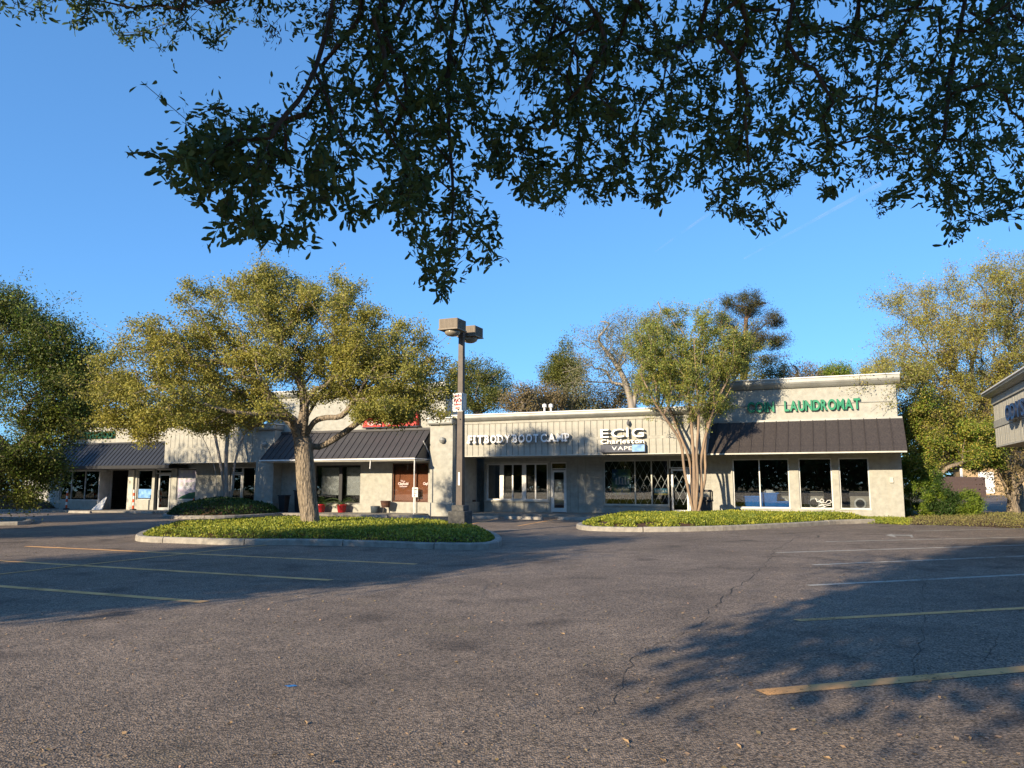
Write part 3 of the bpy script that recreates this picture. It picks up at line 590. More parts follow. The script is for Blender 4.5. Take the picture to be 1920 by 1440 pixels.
# security grille
b = MB(); w0, w1 = o3[0]+.05, o4[1]-.3; h_ = zh3-zs3-.1; st = .34; n = int((w1-w0)/st)+8
for k in range(-8, n):
    for s_ in (0, 1):
        x0 = w0+k*st; x1 = x0+h_*.52; za_, zb_ = zs3+.05, zs3+.05+h_
        if s_: xa, xb = x1, x0
        else: xa, xb = x0, x1
        t0, t1 = 0, 1
        def cl_(t): return xa+(xb-xa)*t
        lo = 0 if w0 <= xa <= w1 else ((w0 if xa < w0 else w1)-xa)/(xb-xa); hi = 1 if w0 <= xb <= w1 else ((w0 if xb < w0 else w1)-xa)/(xb-xa)
        if lo < hi and 0 <= lo <= 1 and 0 <= hi <= 1: b.bar((cl_(lo), .19+.012*s_, za_+(zb_-za_)*lo), (cl_(hi), .19+.012*s_, za_+(zb_-za_)*hi), .011, 4)
ob('security_grille', b, M['alu'], B)
Pp = tag(empty('window_poster', (C0.x, C0.y, 0), ROT), 'blue and olive window poster with gold script, behind the vape shop glass', 'poster')
u0, u1 = FU(1146), FU(1181); z0, z1 = FZ(1163, 928), FZ(1163, 880); ob('sheet', MB().box(u0, u1, .135, .14, z0, z1), M['poster'], Pp)
for k in range(5): uu_ = u0+.18+k*.15; ob('stripe', MB().box(uu_, uu_+.08, .128, .132, z0+(z1-z0)*.42, z0+(z1-z0)*(.66+.05*(k % 2))), M['letter'], Pp)
joined_text('print', 'Your One Stop', Pp, u0+.15, u1-.1, z0+.48, z0+.58, .128, M['letter']); joined_text('script', 'Vape Shop', Pp, u0+.08, u1-.04, z0+.12, z0+.36, .128, M['gold'], .02)
Pp = tag(empty('window_notice', (C0.x, C0.y, 0), ROT), 'blue DELTA 8 notice low in the third vape shop pane', 'poster')
u0, u1, z0, z1 = FU(1225), FU(1250), FZ(1237, 927), FZ(1237, 916); ob('sheet', MB().box(u0, u1, .135, .14, z0+.05, z1), M['teal'], Pp); ob('gold_strip', MB().box(u0, u1, .134, .141, z0-.02, z0+.048), M['gold'], Pp)
joined_text('print', 'DELTA 8', Pp, u0+.05, u1-.05, z0+.1, z1-.05, .128, M['letter'], .02)
# signs on the fascia
S = tag(empty('gym_sign', (C0.x, C0.y, 0), ROT), 'white slab letters reading FIT BODY BOOT CAMP on the board fascia', 'sign'); y_ = -2.60
za, zb_ = FZ(975, 829.5, 2.5), FZ(975, 814.5, 2.5)
def slab(s, u0, u1):
    os_ = letters(s, S, u0, u1, za, zb_, y_, [M['letter'], M['side']], .035, .10, .16)
    th = .07
    for o, c in zip(os_, s.replace(' ', '')):
        wd = (o.data.vertices and max(v.co.x for v in o.data.vertices))*o.scale.x; feet = {'F': [(0, 0)], 'I': [(.5, 0), (.5, 1)], 'T': [], 'N': [], 'B': [(0, 0), (0, 1)], 'D': [(0, 0), (0, 1)], 'Y': [], 'A': [(0, 0), (1, 0)], 'M': [], 'P': [(0, 0), (0, 1)]}.get(c, [])
        for fx, fz in feet:
            x = o.location.x+fx*wd+(.03 if fx == 0 else -.03 if fx == 1 else 0); z = za if fz == 0 else zb_-th
            ob('serif', MB().box(x-.085, x+.085, y_-.062, y_+.058, z, z+th), M['letter'], S)
slab('FIT', FU(879, 2.5), FU(908, 2.5)); slab('BODY', FU(911, 2.5), FU(959, 2.5)); slab('BOOT', FU(964, 2.5), FU(1012, 2.5)); slab('CAMP', FU(1016, 2.5), FU(1070, 2.5))
S = tag(empty('vape_shop_sign', (C0.x, C0.y, 0), ROT), 'white raised ECiG Charleston letters over a black VAPE box on the fascia', 'sign')
letters('EC', S, FU(1129, 2.5), FU(1174, 2.5), FZ(1170, 820, 2.5), FZ(1170, 803.5, 2.5), -2.62, [M['letter'], M['side']], .01, .14, .12); letters('I', S, FU(1178, 2.5), FU(1182, 2.5), FZ(1170, 820, 2.5), FZ(1170, 801.5, 2.5), -2.62, [M['letter'], M['side']], .0, .14)
letters('G', S, FU(1188, 2.5), FU(1211, 2.5), FZ(1170, 820, 2.5), FZ(1170, 803.5, 2.5), -2.62, [M['letter'], M['side']], .01, .14)
ob('flame', MB().lathe([(.01, 0), (.07, .08), (.08, .15), (.04, .24), (.0, .32)], FU(1181, 2.5), -2.6, 8), M['side'], S).location.z = FZ(1181, 799, 2.5)
letters('Charleston', S, FU(1129, 2.5), FU(1211, 2.5), FZ(1170, 831.5, 2.5), FZ(1170, 823, 2.5), -2.60, [M['letter'], M['side']], .012, .1, .07)
bz0, bz1 = FZ(1170, 848, 2.5), FZ(1170, 833.5, 2.5); ob('box', MB().box(FU(1128.5, 2.5), FU(1212.5, 2.5), -2.66, -2.45, bz0, bz1), M['navy'], S)
ob('print_panel', MB().box(FU(1188, 2.5), FU(1211.5, 2.5), -2.664, -2.6605, bz0+.02, bz1-.02), M['paleblue'], S); letters('VAPE', S, FU(1150, 2.5), FU(1188, 2.5), bz0+.09, bz1-.08, -2.67, [M['letter'], M['side']], .0, .02, .1)
# ================= centre restaurant
K = unit('restaurant_building', 'taller cream restaurant front with sloped grey-brown awning between two pilasters')
o5 = (FU(591, 2.3), FU(675.5, 2.3)); zf5 = ZF(650, 2.3)+ZWALK; z50, z51 = FZ(635, 943, 2.3), FZ(635, 872.5, 2.3); z60, z61 = FZ(770, 941.5, 2.3), FZ(770, 868.5, 2.3)
o5 = (*o5, z50, z51); o6 = (FU(735, 2.3), FU(803, 2.3), z60, z61); o7 = (FU(556, 2.3), FU(581, 2.3), zf5, FZ(570, 872, 2.3))
up0, up1 = FU(497, 2.3), FU(834, 2.3); ztk = FZ(790, 722, 2.3); p0, p1 = FU(805.5, 2.8), FU(848, 2.8); q0, q1 = FU(478.5, 3.0), FU(512, 3.0)
wallo('wall', K, q1-.3, p0+.3, zf5-.35, FZ(700, 800, 2.3), 2.3, M['stucco'], [o5, o6, o7])
wallo('parapet', K, up0, up1, FZ(700, 800, 2.3)+.003, ztk-.35, 2.3, M['stucco'], th=.25); ob('parapet_return', MB().box(up1-.25, up1, -2.04, -1.0, FZ(700, 800, 2.3)+.003, ztk-.35), M['stucco'], K)
cornice(K, up0-.1, up1+.1, ztk, ztk-.345, 2.3, .25)
ob('roof', MB().box(up0, up1-.3, -2.0, 13, ztop-.9, ztop-.8), M['conc'], K)
for a, c, of, nm in ((p0, p1, 2.8, 1), (q0, q1, 3.0, 0)):
    zpt = FZ(827, 784, 2.8); g0 = GU(a, of)-.1; zpl = g0+.75
    ob('pilaster', MB().box(a, c, -of, .0, zpl+.002, zpt-.34), M['stucco'], K); ob('plinth', MB().box(a-.14, c+.12, -of-.12, .1, g0-.2, zpl), M['stucco'], K, .03)
    ob('pilaster_cap', MB().box(a-.08, c+.08, -of-.22, .0, zpt-.335, zpt-.04), M['cap'], K, .09); ob('pilaster_coping', MB().box(a-.1, c+.1, -of-.26, .02, zpt-.037, zpt+.01), M['white'], K)
    ob('reveal_line', MB().box(a+.1, c-.1, -of-.004, -of+.001, FZ(827, 882, of), FZ(827, 881, of)), M['cap'], K)
    zl = FZ(828, 825.5, of); ob('round_light', MB().lathe([(.0, -.16), (.11, -.12), (.16, 0), (.11, .12), (.0, .16)], (a+c)/2+.1*nm, -of-.10, 12).box((a+c)/2-.05, (a+c)/2+.05, -of-.1, -of+.01, -.04, .04), M['cap'], K).location.z = zl
window(K, *o5, 2.3, mull=((FU(637, 2.3), .2),), fm='dark', fw=.06); interior(K, q1, p0, zf5, 3.2, 2.3, 5)
ob('curtain', MB().box(o5[0]+.1, FU(634, 2.3), -1.9, -1.88, z50+.4, z51-.1).box(FU(641, 2.3), o5[1]-.1, -1.9, -1.88, z50+.4, z51-.1), M['alu'], K)
window(K, *o6, 2.3, mull=(FU(778.5, 2.3),), fm='barrel', fw=.06)
n = 46; sm = MB().box(o6[0]+.06, o6[1]-.06, 0, .006, 0, (z61-z60-.15)/n*.86).mesh('blind_slat', M['brownblind'])
for k in range(n): link('blind_slat', sm, K, (0, -2.12, z60+.07+k*(z61-z60-.15)/n))
door(K, o7[0]+.05, o7[1]-.05, zf5, o7[3]-.05, 2.3, 'dark')
bt, bz, tt = -4.0, FZ(690, 860, 4.0), FZ(690, 808.5, 2.4); a0_, a1_ = FU(486, 4.0), FU(777, 4.0)
seam_roof(K, a0_, a1_, -2.42, tt, bt, bz, 25, 'brownroof', name='awning_panel')
ob('awning_ridge', MB().box(a0_-.05, a1_+.05, -2.5, -2.302, tt-.02, tt+.09), M['brownroof'], K); ob('gutter', MB().box(a0_, a1_+.03, bt-.07, bt+.02, bz-.06, bz+.01), M['white'], K)
ob('awning_soffit', MB().box(a0_, a1_, bt+.03, -2.302, bz-.12, bz-.07), M['trim'], K)
for u in (a0_, a1_): ob('awning_end', MB().profx([(-2.302, tt-.05), (bt+.03, bz-.065), (-2.302, bz-.065)], u-.01, u+.02), M['brownroof'], K)
ob('awning_brace', MB().bar((a1_+.04, bt+.75, bz+.85), (a1_+.04, -2.33, bz-.05), .025).bar((a1_+.04, bt, bz-.03), (a1_+.04, -2.33, bz-.03), .025), M['white'], K)
ob('downspout', MB().bar((a1_-.02, bt+.02, bz-.06), (a1_-.02, bt+.02, GU(a1_, 4)+.0), .028, 8), M['white'], K); ob('drip_pipe', MB().bar((FU(694, 4), bt, bz-.05), (FU(693, 4), bt, bz-.5), .025), M['white'], K)
joined_text('window_print', 'The', K, FU(749, 2.3), FU(758, 2.3), FZ(755, 904, 2.3), FZ(755, 900, 2.3), -2.215, M['pink']); joined_text('window_print', 'Clayhold', K, FU(745, 2.3), FU(764, 2.3), FZ(755, 909, 2.3), FZ(755, 903.5, 2.3)-.02, -2.215, M['pink'], .03); joined_text('window_print', 'Restaurant', K, FU(748, 2.3), FU(762, 2.3), FZ(755, 913, 2.3), FZ(755, 910, 2.3), -2.215, M['pink'], .02)
joined_text('window_print', 'Clayh', K, FU(792, 2.3), FU(802, 2.3), FZ(755, 909, 2.3), FZ(755, 904, 2.3), -2.215, M['pink'], .03)
S = tag(empty('restaurant_sign', (C0.x, C0.y, 0), ROT), 'red and white box sign on the tall parapet, half hidden by oak branches', 'sign')
s0, s1 = FU(680, 2.5), FU(781, 2.5); r0, r1, r2 = FZ(780, 798, 2.5), FZ(780, 784, 2.5), FZ(780, 763, 2.5)
ob('lower_box', MB().box(s0, s1, -2.62, -2.301, r0, r1), M['red'], S); ob('box_edge', MB().box(s0-.03, s1+.12, -2.6, -2.302, r0-.06, r0-.003), M['navy'], S)
letters('Cantatille', S, s0, s1, r1+.03, r2, -2.42, [M['red'], M['red']], .02, .12, .06); letters('Grill 077', S, s0+.3, s0+2.2, r0+.08, r1-.08, -2.63, [M['pink'], M['pink']], .01, .01, .06)
# ================= left wing: orthodontist and corner shop
Q = unit('orthodontist_building', 'board-fascia shop front just left of the shaded pilaster')
g0, g1 = FU(309, 2.9), q0-.01; c0, c1, c2, c3, c4, c5 = [FZ(330, y, 2.9) for y in (867, 846, 840, 814, 808, 776)]
boards(Q, g0, g1, c0, c1, 2.9, .33, 'siding'); boards(Q, g0, g1, c2, c3, 2.9, .33, 'siding'); ob('fascia_rail', MB().box(g0, g1, -2.93, -2.81, c1+.003, c2-.003), M['siding'], Q)
ob('parapet', MB().box(g0, g1, -2.93, -2.6, c3+.003, c5-.35), M['siding'], Q); cornice(Q, g0-.1, g1, c5, c5-.345, 2.93, .25)
ob('soffit', MB().box(g0, g1, -2.9, .0, c0-.05, c0-.004), M['trim'], Q); ob('fascia_end', MB().box(g0-.13, g0-.003, -2.9, -.8, c0, c5-.36), M['siding'], Q); ob('fascia_trim', MB().box(g0-.05, g1, -2.95, -2.90, c0-.045, c0-.003), M['trim'], Q)
ob('roof', MB().box(g0, g1, -2.5, 12, c5-.9, c5-.8), M['conc'], Q)
zf7 = ZF(350, 1)+.1; ow = (FU(331, 1), FU(367, 1), FZ(350, 938, 1), FZ(350, 878, 1)); od = (FU(431, 1), FU(477, 1), zf7, FZ(450, 876, 1))
wallo('wall', Q, FU(323, 1), q0+.5, zf7-.3, c0-.05, 1.0, M['stucco'], [ow, od]); window(Q, *ow, 1.0); door(Q, od[0]+.02, FU(452, 1), zf7, FZ(440, 888, 1), 1.0); window(Q, FU(453, 1), od[1], zf7, od[3], 1.0, name='sidelight_window'); window(Q, od[0], FU(453, 1)-.01, FZ(440, 887, 1), od[3], 1.0, name='transom_window')
interior(Q, FU(323, 1), q0+.4, zf7, 3.0, 1.0, 5)
Pp = tag(empty('landscape_poster', (C0.x, C0.y, 0), ROT), 'large lilac landscape poster with rows of pale discs, left of the crape myrtle', 'poster'); ob('sheet', MB().box(ow[0]+.06, ow[1]-.06, -.912, -.905, ow[2]+.05, ow[3]-.1), M['lilac'], Pp)
ob('dark_hill', MB().hull([(x, -.922, z) for x, z in ((ow[0]+.08, ow[2]+.08), (ow[1]-.08, ow[2]+.08), (ow[1]-.08, ow[2]+.5), (ow[1]-.5, ow[2]+.45), (ow[0]+.4, ow[2]+.25))], [(x, -.914, z) for x, z in ((ow[0]+.08, ow[2]+.08), (ow[1]-.08, ow[2]+.08), (ow[1]-.08, ow[2]+.5), (ow[1]-.5, ow[2]+.45), (ow[0]+.4, ow[2]+.25))]), M['dgreen'], Pp)
for i in range(3):
    for j in range(3): ob('disc', MB().bar((ow[0]+.35+i*.36, -.922, ow[2]+.95+j*.38), (ow[0]+.35+i*.36, -.914, ow[2]+.95+j*.38), .11, 14), M['alu'], Pp)
X = unit('corner_shop_building', 'shop front with black standing-seam awning at the far left end of the strip')
x0, x1 = FU(104, 1), FU(323, 1)-.01; zf8 = ZF(200, 1)+.1; h8 = FZ(200, 882, 1)
wa = (FU(113, 1), FU(190, 1), FZ(150, 938, 1), h8); wb = (FU(206, 1), FU(240, 1), zf8, h8); wc = (FU(257, 1), FU(285, 1), FZ(270, 937, 1), h8); wd_ = (FU(290, 1), FU(321, 1), zf8, FZ(305, 880, 1))
wallo('wall', X, x0, x1, zf8-.35, FZ(200, 868, 1), 1.0, M['stucco'], [wa, wb, wc, wd_])
window(X, *wa, 1.0, mull=(FU(133, 1), FU(158, 1))); window(X, *wc, 1.0); door(X, FU(296, 1), FU(318, 1), zf8, FZ(305, 889, 1), 1.0); window(X, wd_[0], wd_[1], FZ(305, 888, 1), wd_[3], 1.0, mull=(FU(297, 1),), name='transom_window')
ob('door_frame', MB().box(wb[0], wb[0]+.06, -.95, -.85, zf8, h8).box(wb[1]-.06, wb[1], -.95, -.85, zf8, h8), M['alu'], X); ob('open_door', MB().box(wb[0]-.05, wb[0]-.0, -1.75, -1.0, zf8, h8-.08), M['alu'], X)
interior(X, x0+.1, x1, zf8, 3.0, 1.0, 5); ob('notice', MB().box(FU(259, 1), FU(283, 1), -.912, -.905, FZ(270, 934, 1), FZ(270, 917, 1)), M['paleblue'], X)
for px in (197, 248): ob('porch_column', MB().box(FU(px-5, 1.0), FU(px+5, 1.0), -1.12, -1.003, zf8, h8), M['trim'], X)
zp0, zp1 = FZ(200, 836, 1.1), FZ(200, 792, 1.1)
wallo('parapet', X, FU(117, 1.1), g0-.14, FZ(200, 868, 1)+.003, zp1-.3, 1.1, M['stucco']); cornice(X, FU(115, 1.1), g0-.14, zp1, zp1-.295, 1.1, .2); ob('roof', MB().box(x0, x1, -.8, 12, zp1-1.2, zp1-1.1), M['conc'], X); ob('end_wall', MB().box(x0-.003, x0+.2, -.79, 12, zf8-.3, zp1-1.2), M['stucco'], X)
aw0, aw1, ab, at_ = FU(84, 2.5), g0-.15, FZ(200, 873, 2.5), FZ(200, 833, 1.15)
seam_roof(X, FU(117, 1.1), aw1, -1.18, at_, -2.5, ab, 32, 'blackroof', name='awning_panel')
ob('hip_end', MB().hull([(FU(117, 1.1), -1.18, at_), (FU(117, 1.1), -2.5, ab), (aw0-.4, -2.5, ab), (aw0-.4, -1.2, ab)], [(FU(117, 1.1), -1.18, at_+.01), (FU(117, 1.1), -2.5, ab+.02), (aw0-.4, -2.5, ab+.02), (aw0-.4, -1.2, ab+.02)]), M['blackroof'], X)
ob('awning_fascia', MB().box(aw0-.4, aw1, -2.53, -2.46, ab-.20, ab-.004), M['dark'], X); ob('awning_soffit', MB().box(aw0-.4, aw1, -2.45, -1.003, ab-.2, ab-.15), M['gap'], X); ob('awning_ridge', MB().box(FU(115, 1.1), aw1, -1.24, -1.103, at_-.01, at_+.09), M['blackroof'], X)
pA = G(43, 940); pB = W(x0, .9, 0); wv = MB(); dv = (pB-pA); dv.z = 0; nv = Vector((dv.y, -dv.x, 0)).normalized()*.1; zz = gz(pA.x, pA.y)
ow_ = MB().hull([(p.x, p.y, zz-.3) for p in (pA-nv, pB-nv, pB+nv, pA+nv)], [(p.x, p.y, zz+2.9) for p in (pA-nv, pB-nv, pB+nv, pA+nv)]); tag(ob('angled_wall', ow_, M['stucco']), 'low cream wall angling back from the far left corner of the strip', 'wall')
S = tag(empty('green_band_sign', (C0.x, C0.y, 0), ROT), 'dark green lettered band over the black awning, behind leaves', 'sign'); letters('HEALTH FOOD', S, FU(128, 1.2), FU(208, 1.2), FZ(165, 822, 1.2), FZ(165, 811, 1.2), -1.22, [M['dgreen'], M['dgreen']], .04, .14, .03, space=.1); ob('band', MB().box(FU(127, 1.2), FU(209, 1.2), -1.16, -1.103, FZ(165, 823, 1.2), FZ(165, 810, 1.2)), M['dgreen'], S)
S = tag(empty('orthodontist_sign', (C0.x, C0.y, 0), ROT), 'white CHARLESTON ORTHODONTICS letters on a dark plaque on the white parapet', 'sign'); ob('plaque', MB().box(FU(272, 1.2), FU(296, 1.2), -1.2, -1.103, FZ(285, 817.5, 1.2), FZ(285, 800, 1.2)), M['navy'], S, .08)
letters('ORTHODON', S, FU(262, 1.2), FU(g0 and 308, 1.2), FZ(285, 816, 1.2), FZ(285, 806.5, 1.2), -1.26, [M['letter'], M['side']], .015, .1, .1); letters('CHARLESTON', S, FU(273, 1.2), FU(296, 1.2), FZ(285, 805, 1.2), FZ(285, 801.5, 1.2), -1.24, [M['letter'], M['side']], .0, .02, .1)
# walkway
def wbox(name, u0, u1, o0, o1, h, m, lab=None):
    n = 12; b = MB()
    for i in range(n):
        a, c = u0+(u1-u0)*i/n, u0+(u1-u0)*(i+1)/n
        P4 = [W(a, o1), W(c, o1), W(c, o0), W(a, o0)]
        b.hull([(p.x, p.y, gz(p.x, p.y)-.1) for p in P4], [(p.x, p.y, gz(p.x, p.y)+h) for p in P4])
    return tag(ob(name, b, m), kind='structure')
wbox('walkway', FU(853), FU(1330), -1.0, 2.7, ZWALK, M['walk']); wbox('walkway', q1+.2, p0, 2.1, 4.3, ZWALK, M['walk']); wbox('walkway', FU(104, 2), q0-.2, .8, 3.2, .10, M['walk'])
# roof vents and a far utility pole
for px, lab in ((1021, 'left white roof vent above the gym fascia'), (1033, 'right white roof vent above the gym fascia')):
    p = D(px, 771, 46); e = tag(empty('roof_vent', (p.x, p.y, ztop-.6)), lab, 'roof vent', 'roof vents'); hh = p.z+.45-(ztop-.6); ob('stack', MB().lathe([(.06, 0), (.06, hh-.2)]), M['white'], e); ob('cap', MB().lathe([(.13, hh-.22), (.13, hh-.05), (.04, hh)]), M['white'], e)
p = D(1022, 737, 75); e = tag(empty('utility_pole', (p.x, p.y, 0)), 'bare wooden utility pole rising behind the gym roof', 'utility pole'); ob('post', MB().lathe([(.16, -.5), (.11, p.z)]), M['barkpine'], e); ob('crossarm', MB().box(-1.0, 1.0, -.06, .06, p.z-.5, p.z-.36), M['barkpine'], e)
# ================= right-hand wing (runs towards the camera)
cr = D(1870, 836.5, 29.5); NV = tag(empty('right_wing_building', (cr.x, cr.y, 0), math.atan2(N.y, N.x)), 'pale slatted fascia of the shop wing cut by the right picture edge', 'building')
def RW(px, py):
    d = ray(px, py); k = (cr.dot(T))/d.dot(T); p = d*k; return ((p-Vector((cr.x, cr.y, 0))).dot(N), p.z+CAMZ)
rz0 = cr.z; sc_ = lambda y: D(1870, y, 29.5).z; ln = 20
boards(NV, 0, ln, rz0, sc_(803), 0, .16, 'siding', gap=.05, backing=False); boards(NV, 0, ln, sc_(790), sc_(760), 0, .16, 'siding', gap=.05, backing=False)
ob('sheathing', MB().box(0, ln, .005, .12, rz0, sc_(757)), M['gap'], NV)
ob('fascia_rail', MB().box(-.02, ln, -.06, .0, sc_(803)+.003, sc_(790)-.003), M['siding'], NV); ob('fascia_trim', MB().box(-.02, ln, -.08, .12, sc_(760)+.003, sc_(748)), M['siding'], NV)
cornice(NV, -.1, ln, sc_(739), sc_(748)+.003, 0, .35, 2); ob('fascia_end', MB().box(-.05, -.002, .0, 9, rz0, sc_(748)), M['siding'], NV); ob('soffit', MB().box(-.03, ln, -.03, 2.6, rz0-.05, rz0-.004), M['trim'], NV)
ob('wall', MB().box(1.5, ln, 2.6, 2.8, -.3, rz0-.05), M['stucco'], NV); ob('roof', MB().box(0, ln, .2, 9, sc_(748)-.5, sc_(748)-.4), M['conc'], NV)
S = tag(empty('blue_letter_sign', (cr.x, cr.y, 0), math.atan2(N.y, N.x)), 'blue raised letters beginning ODY on the right-hand fascia', 'sign'); ua = RW(1902, 780)[0]; ub_ = RW(1925, 780)[0]
letters('ODYSSEY', S, ua, ua+(ub_-ua)*2.6, sc_(802), sc_(776), -.2, [M['blue'], M['navy']], .02, .14, .08)
print('RW', ua, ub_)
# ------------------------------------------------------------------ kerbs and planted islands
def P2(pts): return [Vector((p.x, p.y, 0)) for p in pts]
def smooth_poly(pts, k=3, closed=True):
    n = len(pts); out = []
    for i in range(n if closed else n-1):
        a, b, c, d = (pts[(i-1) % n], pts[i], pts[(i+1) % n], pts[(i+2) % n]) if closed else (pts[max(i-1, 0)], pts[i], pts[i+1], pts[min(i+2, n-1)])
        for j in range(k): t = j/k; out.append(.5*((2*b)+(c-a)*t+(2*a-5*b+4*c-d)*t*t+(3*b-a-3*c+d)*t**3))
    if not closed: out.append(pts[-1])
    return out
def kerb(name, pts, closed=True, wd=.17, h=.15, sec=3.0):
    ar = sum(pts[i].x*pts[(i+1) % len(pts)].y-pts[(i+1) % len(pts)].x*pts[i].y for i in range(len(pts))); sgn = 1 if ar > 0 else -1
    # resample
    P_ = pts+([pts[0]] if closed else []); d = [0]
    for i in range(1, len(P_)): d.append(d[-1]+(P_[i]-P_[i-1]).length)
    n = max(3, int(d[-1]/.45)); Q_ = []
    for i in range(n+1):
        s = d[-1]*i/n; j = min(max(k for k in range(len(d)) if d[k] <= s+1e-6), len(d)-2); f = (s-d[j])/max(d[j+1]-d[j], 1e-6); Q_.append(P_[j].lerp(P_[j+1], f))
    nr = []
    for i in range(n+1):
        a = Q_[(i-1) % n] if closed else Q_[max(i-1, 0)]; b = Q_[(i+1) % n] if closed else Q_[min(i+1, n)]; t = (b-a).normalized(); nr.append(Vector((-t.y, t.x, 0))*sgn)
    e = tag(empty(name, (0, 0, 0)), kind='structure'); m_ = max(2, int(sec/.45)); i = 0
    while i < n:
        j = min(n, i+m_); b = MB(); dz = random.uniform(-.006, .006); idx = list(range(i, j+1)); base = len(b.v)
        for kk, k in enumerate(idx):
            q = Q_[k].copy()
            if kk == 0 and i > 0: q = Q_[k].lerp(Q_[k+1], .03)
            if kk == len(idx)-1 and j < n: q = Q_[k].lerp(Q_[k-1], .03)
            g = gz(q.x, q.y); nn = nr[k]
            for o_, z in ((-.035, -.1), (-.02, h*.8), (.01, h), (wd-.01, h), (wd, -.1)): p = q+nn*o_; b.v.append((p.x, p.y, g+z+(dz if z > 0 else 0)))
        for k in range(len(idx)-1):
            for a in range(5): c = (a+1) % 5; b.f.append([base+k*5+a, base+k*5+c, base+(k+1)*5+c, base+(k+1)*5+a]); b.m.append(0)
        b.f.append([base+a for a in range(5)][::-1]); b.f.append([base+(len(idx)-1)*5+a for a in range(5)]); b.m += [0, 0]
        ob('kerb_section', b, M['conc'], e); i = j
    return e
def inpoly(x, y, poly):
    c = np.zeros(len(x), bool); n = len(poly)
    for i in range(n):
        x1, y1, x2, y2 = poly[i].x, poly[i].y, poly[i-1].x, poly[i-1].y
        k = ((y1 > y) != (y2 > y)) & (x < (x2-x1)*(y-y1)/((y2-y1) if y2 != y1 else 1e-9)+x1); c ^= k
    return c
def edgedist(x, y, poly):
    d = np.full(len(x), 1e9); n = len(poly)
    for i in range(n):
        ax, ay, bx, by = poly[i-1].x, poly[i-1].y, poly[i].x, poly[i].y; vx, vy = bx-ax, by-ay; t = np.clip(((x-ax)*vx+(y-ay)*vy)/(vx*vx+vy*vy+1e-9), 0, 1)
        d = np.minimum(d, np.hypot(x-ax-t*vx, y-ay-t*vy))
    return d
def vnoise(x, y, s, seed=0):
    r_ = np.random.default_rng(seed); g = r_.random((64, 64)); u, v = x/s+1000.3, y/s+1000.7; i, j = np.floor(u).astype(int), np.floor(v).astype(int); f, h = u-i, v-j; f = f*f*(3-2*f); h = h*h*(3-2*h)
    a = g[i % 64, j % 64]; b = g[(i+1) % 64, j % 64]; c = g[i % 64, (j+1) % 64]; d = g[(i+1) % 64, (j+1) % 64]; return a*(1-f)*(1-h)+b*f*(1-h)+c*(1-f)*h+d*f*h
def cover(name, poly, hmax, nleaf, size, lm, label=None, mound=.0, inset=.2, seed=1, base=.12, under='lf_coverd', spread_edge=.6, bare=.0):
    xs = [p.x for p in poly]; ys = [p.y for p in poly]
    def hf(x, y):
        d = edgedist(x, y, poly)-inset; t = np.clip(d/spread_edge, 0, 1); hh = (1-(1-t)**2)
        nz_ = vnoise(x, y, 1.3, seed)*.6+vnoise(x, y, .35, seed+1)*.4
        k = hh*hmax*(.55+.75*nz_)+mound*np.clip(d/3, 0, 1)**.7
        return k, d, nz_
    st = .22; gx, gy = np.meshgrid(np.arange(min(xs), max(xs)+st, st), np.arange(min(ys), max(ys)+st, st)); sh = gx.shape; fx, fy = gx.ravel(), gy.ravel()
    ins = inpoly(fx, fy, poly); h_, d_, nn_ = hf(fx, fy); z = gz(fx, fy)+base+np.where(ins, np.maximum(h_-.05, 0), 0); idx = np.arange(len(fx)).reshape(sh)
    q = np.stack([idx[:-1, :-1], idx[:-1, 1:], idx[1:, 1:], idx[1:, :-1]], -1).reshape(-1, 4); ok = ins[q].all(1); q = q[ok]
    so_ = link('soil', npmesh('soil', np.stack([fx, fy, z], 1), q, M['soil'], True)); so_['kind'] = 'structure'
    n = 0; C_ = []
    while n < nleaf:
        x = rng.uniform(min(xs), max(xs), nleaf); y = rng.uniform(min(ys), max(ys), nleaf); k = inpoly(x, y, poly); x, y = x[k], y[k]; h_, d_, nn_ = hf(x, y); k = (d_ > 0) & ((nn_ > bare) | (d_ > 1.2))
        C_.append(np.stack([x, y, gz(x, y)+base+h_*(1-rng.random(len(x))**2*.5)], 1)[k]); n += k.sum()
    c = np.concatenate(C_)[:nleaf]; k = rng.random(nleaf) < .3; c[:, 2] += rng.normal(0, .02, nleaf)
    V1, F1 = leafset(c, size, 1.9, -.6, flat=1.2); o = link(name, npmesh(name, V1, F1, lm)); return tag(o, label, None, None, 'stuff')
isl_px = [(258, 1009), (262, 1015.7), (330, 1018.5), (435, 1021.7), (600, 1022.5), (720, 1026), (791, 1029), (860, 1031), (915, 1030), (938, 1024), (935, 1012), (905, 1000), (860, 992), (780, 987), (600, 983), (450, 985), (340, 992), (280, 1001)]
isl = smooth_poly(P2([G(*p) for p in isl_px]), 3)
kerb('kerb', isl)
cover('ground_cover', isl, .17, 90000, .065, M['lf_cover'], 'low yellow-green leafy ground cover filling the island under the big oak', mound=.06, seed=3, bare=.3)
i2 = smooth_poly(P2([G(308, 968), G(316, 972.5), G(370, 973), G(440, 971.5), G(512, 968), G(531, 965), G(500, 961.5), G(420, 959.5), G(345, 961)]), 3)
kerb('kerb', i2); cover('ground_cover', i2, .25, 26000, .10, M['lf_coverd'], 'dark green mounded ground cover around the small crape myrtle', mound=.6, seed=5)
e3 = [W(FU(1600, 0), .2), W(FU(1380, 0), .35), W(FU(1338, 0), .6), W(FU(1330, 2.8), 3.0), W(FU(1160, 2.8), 3.2)]
fr3 = [G(1098, 985), G(1082, 989), G(1090, 993.5), G(1120, 996), G(1200, 997.5), G(1300, 996.5), G(1400, 993), G(1500, 987.5), G(1570, 983), G(1640, 981)]
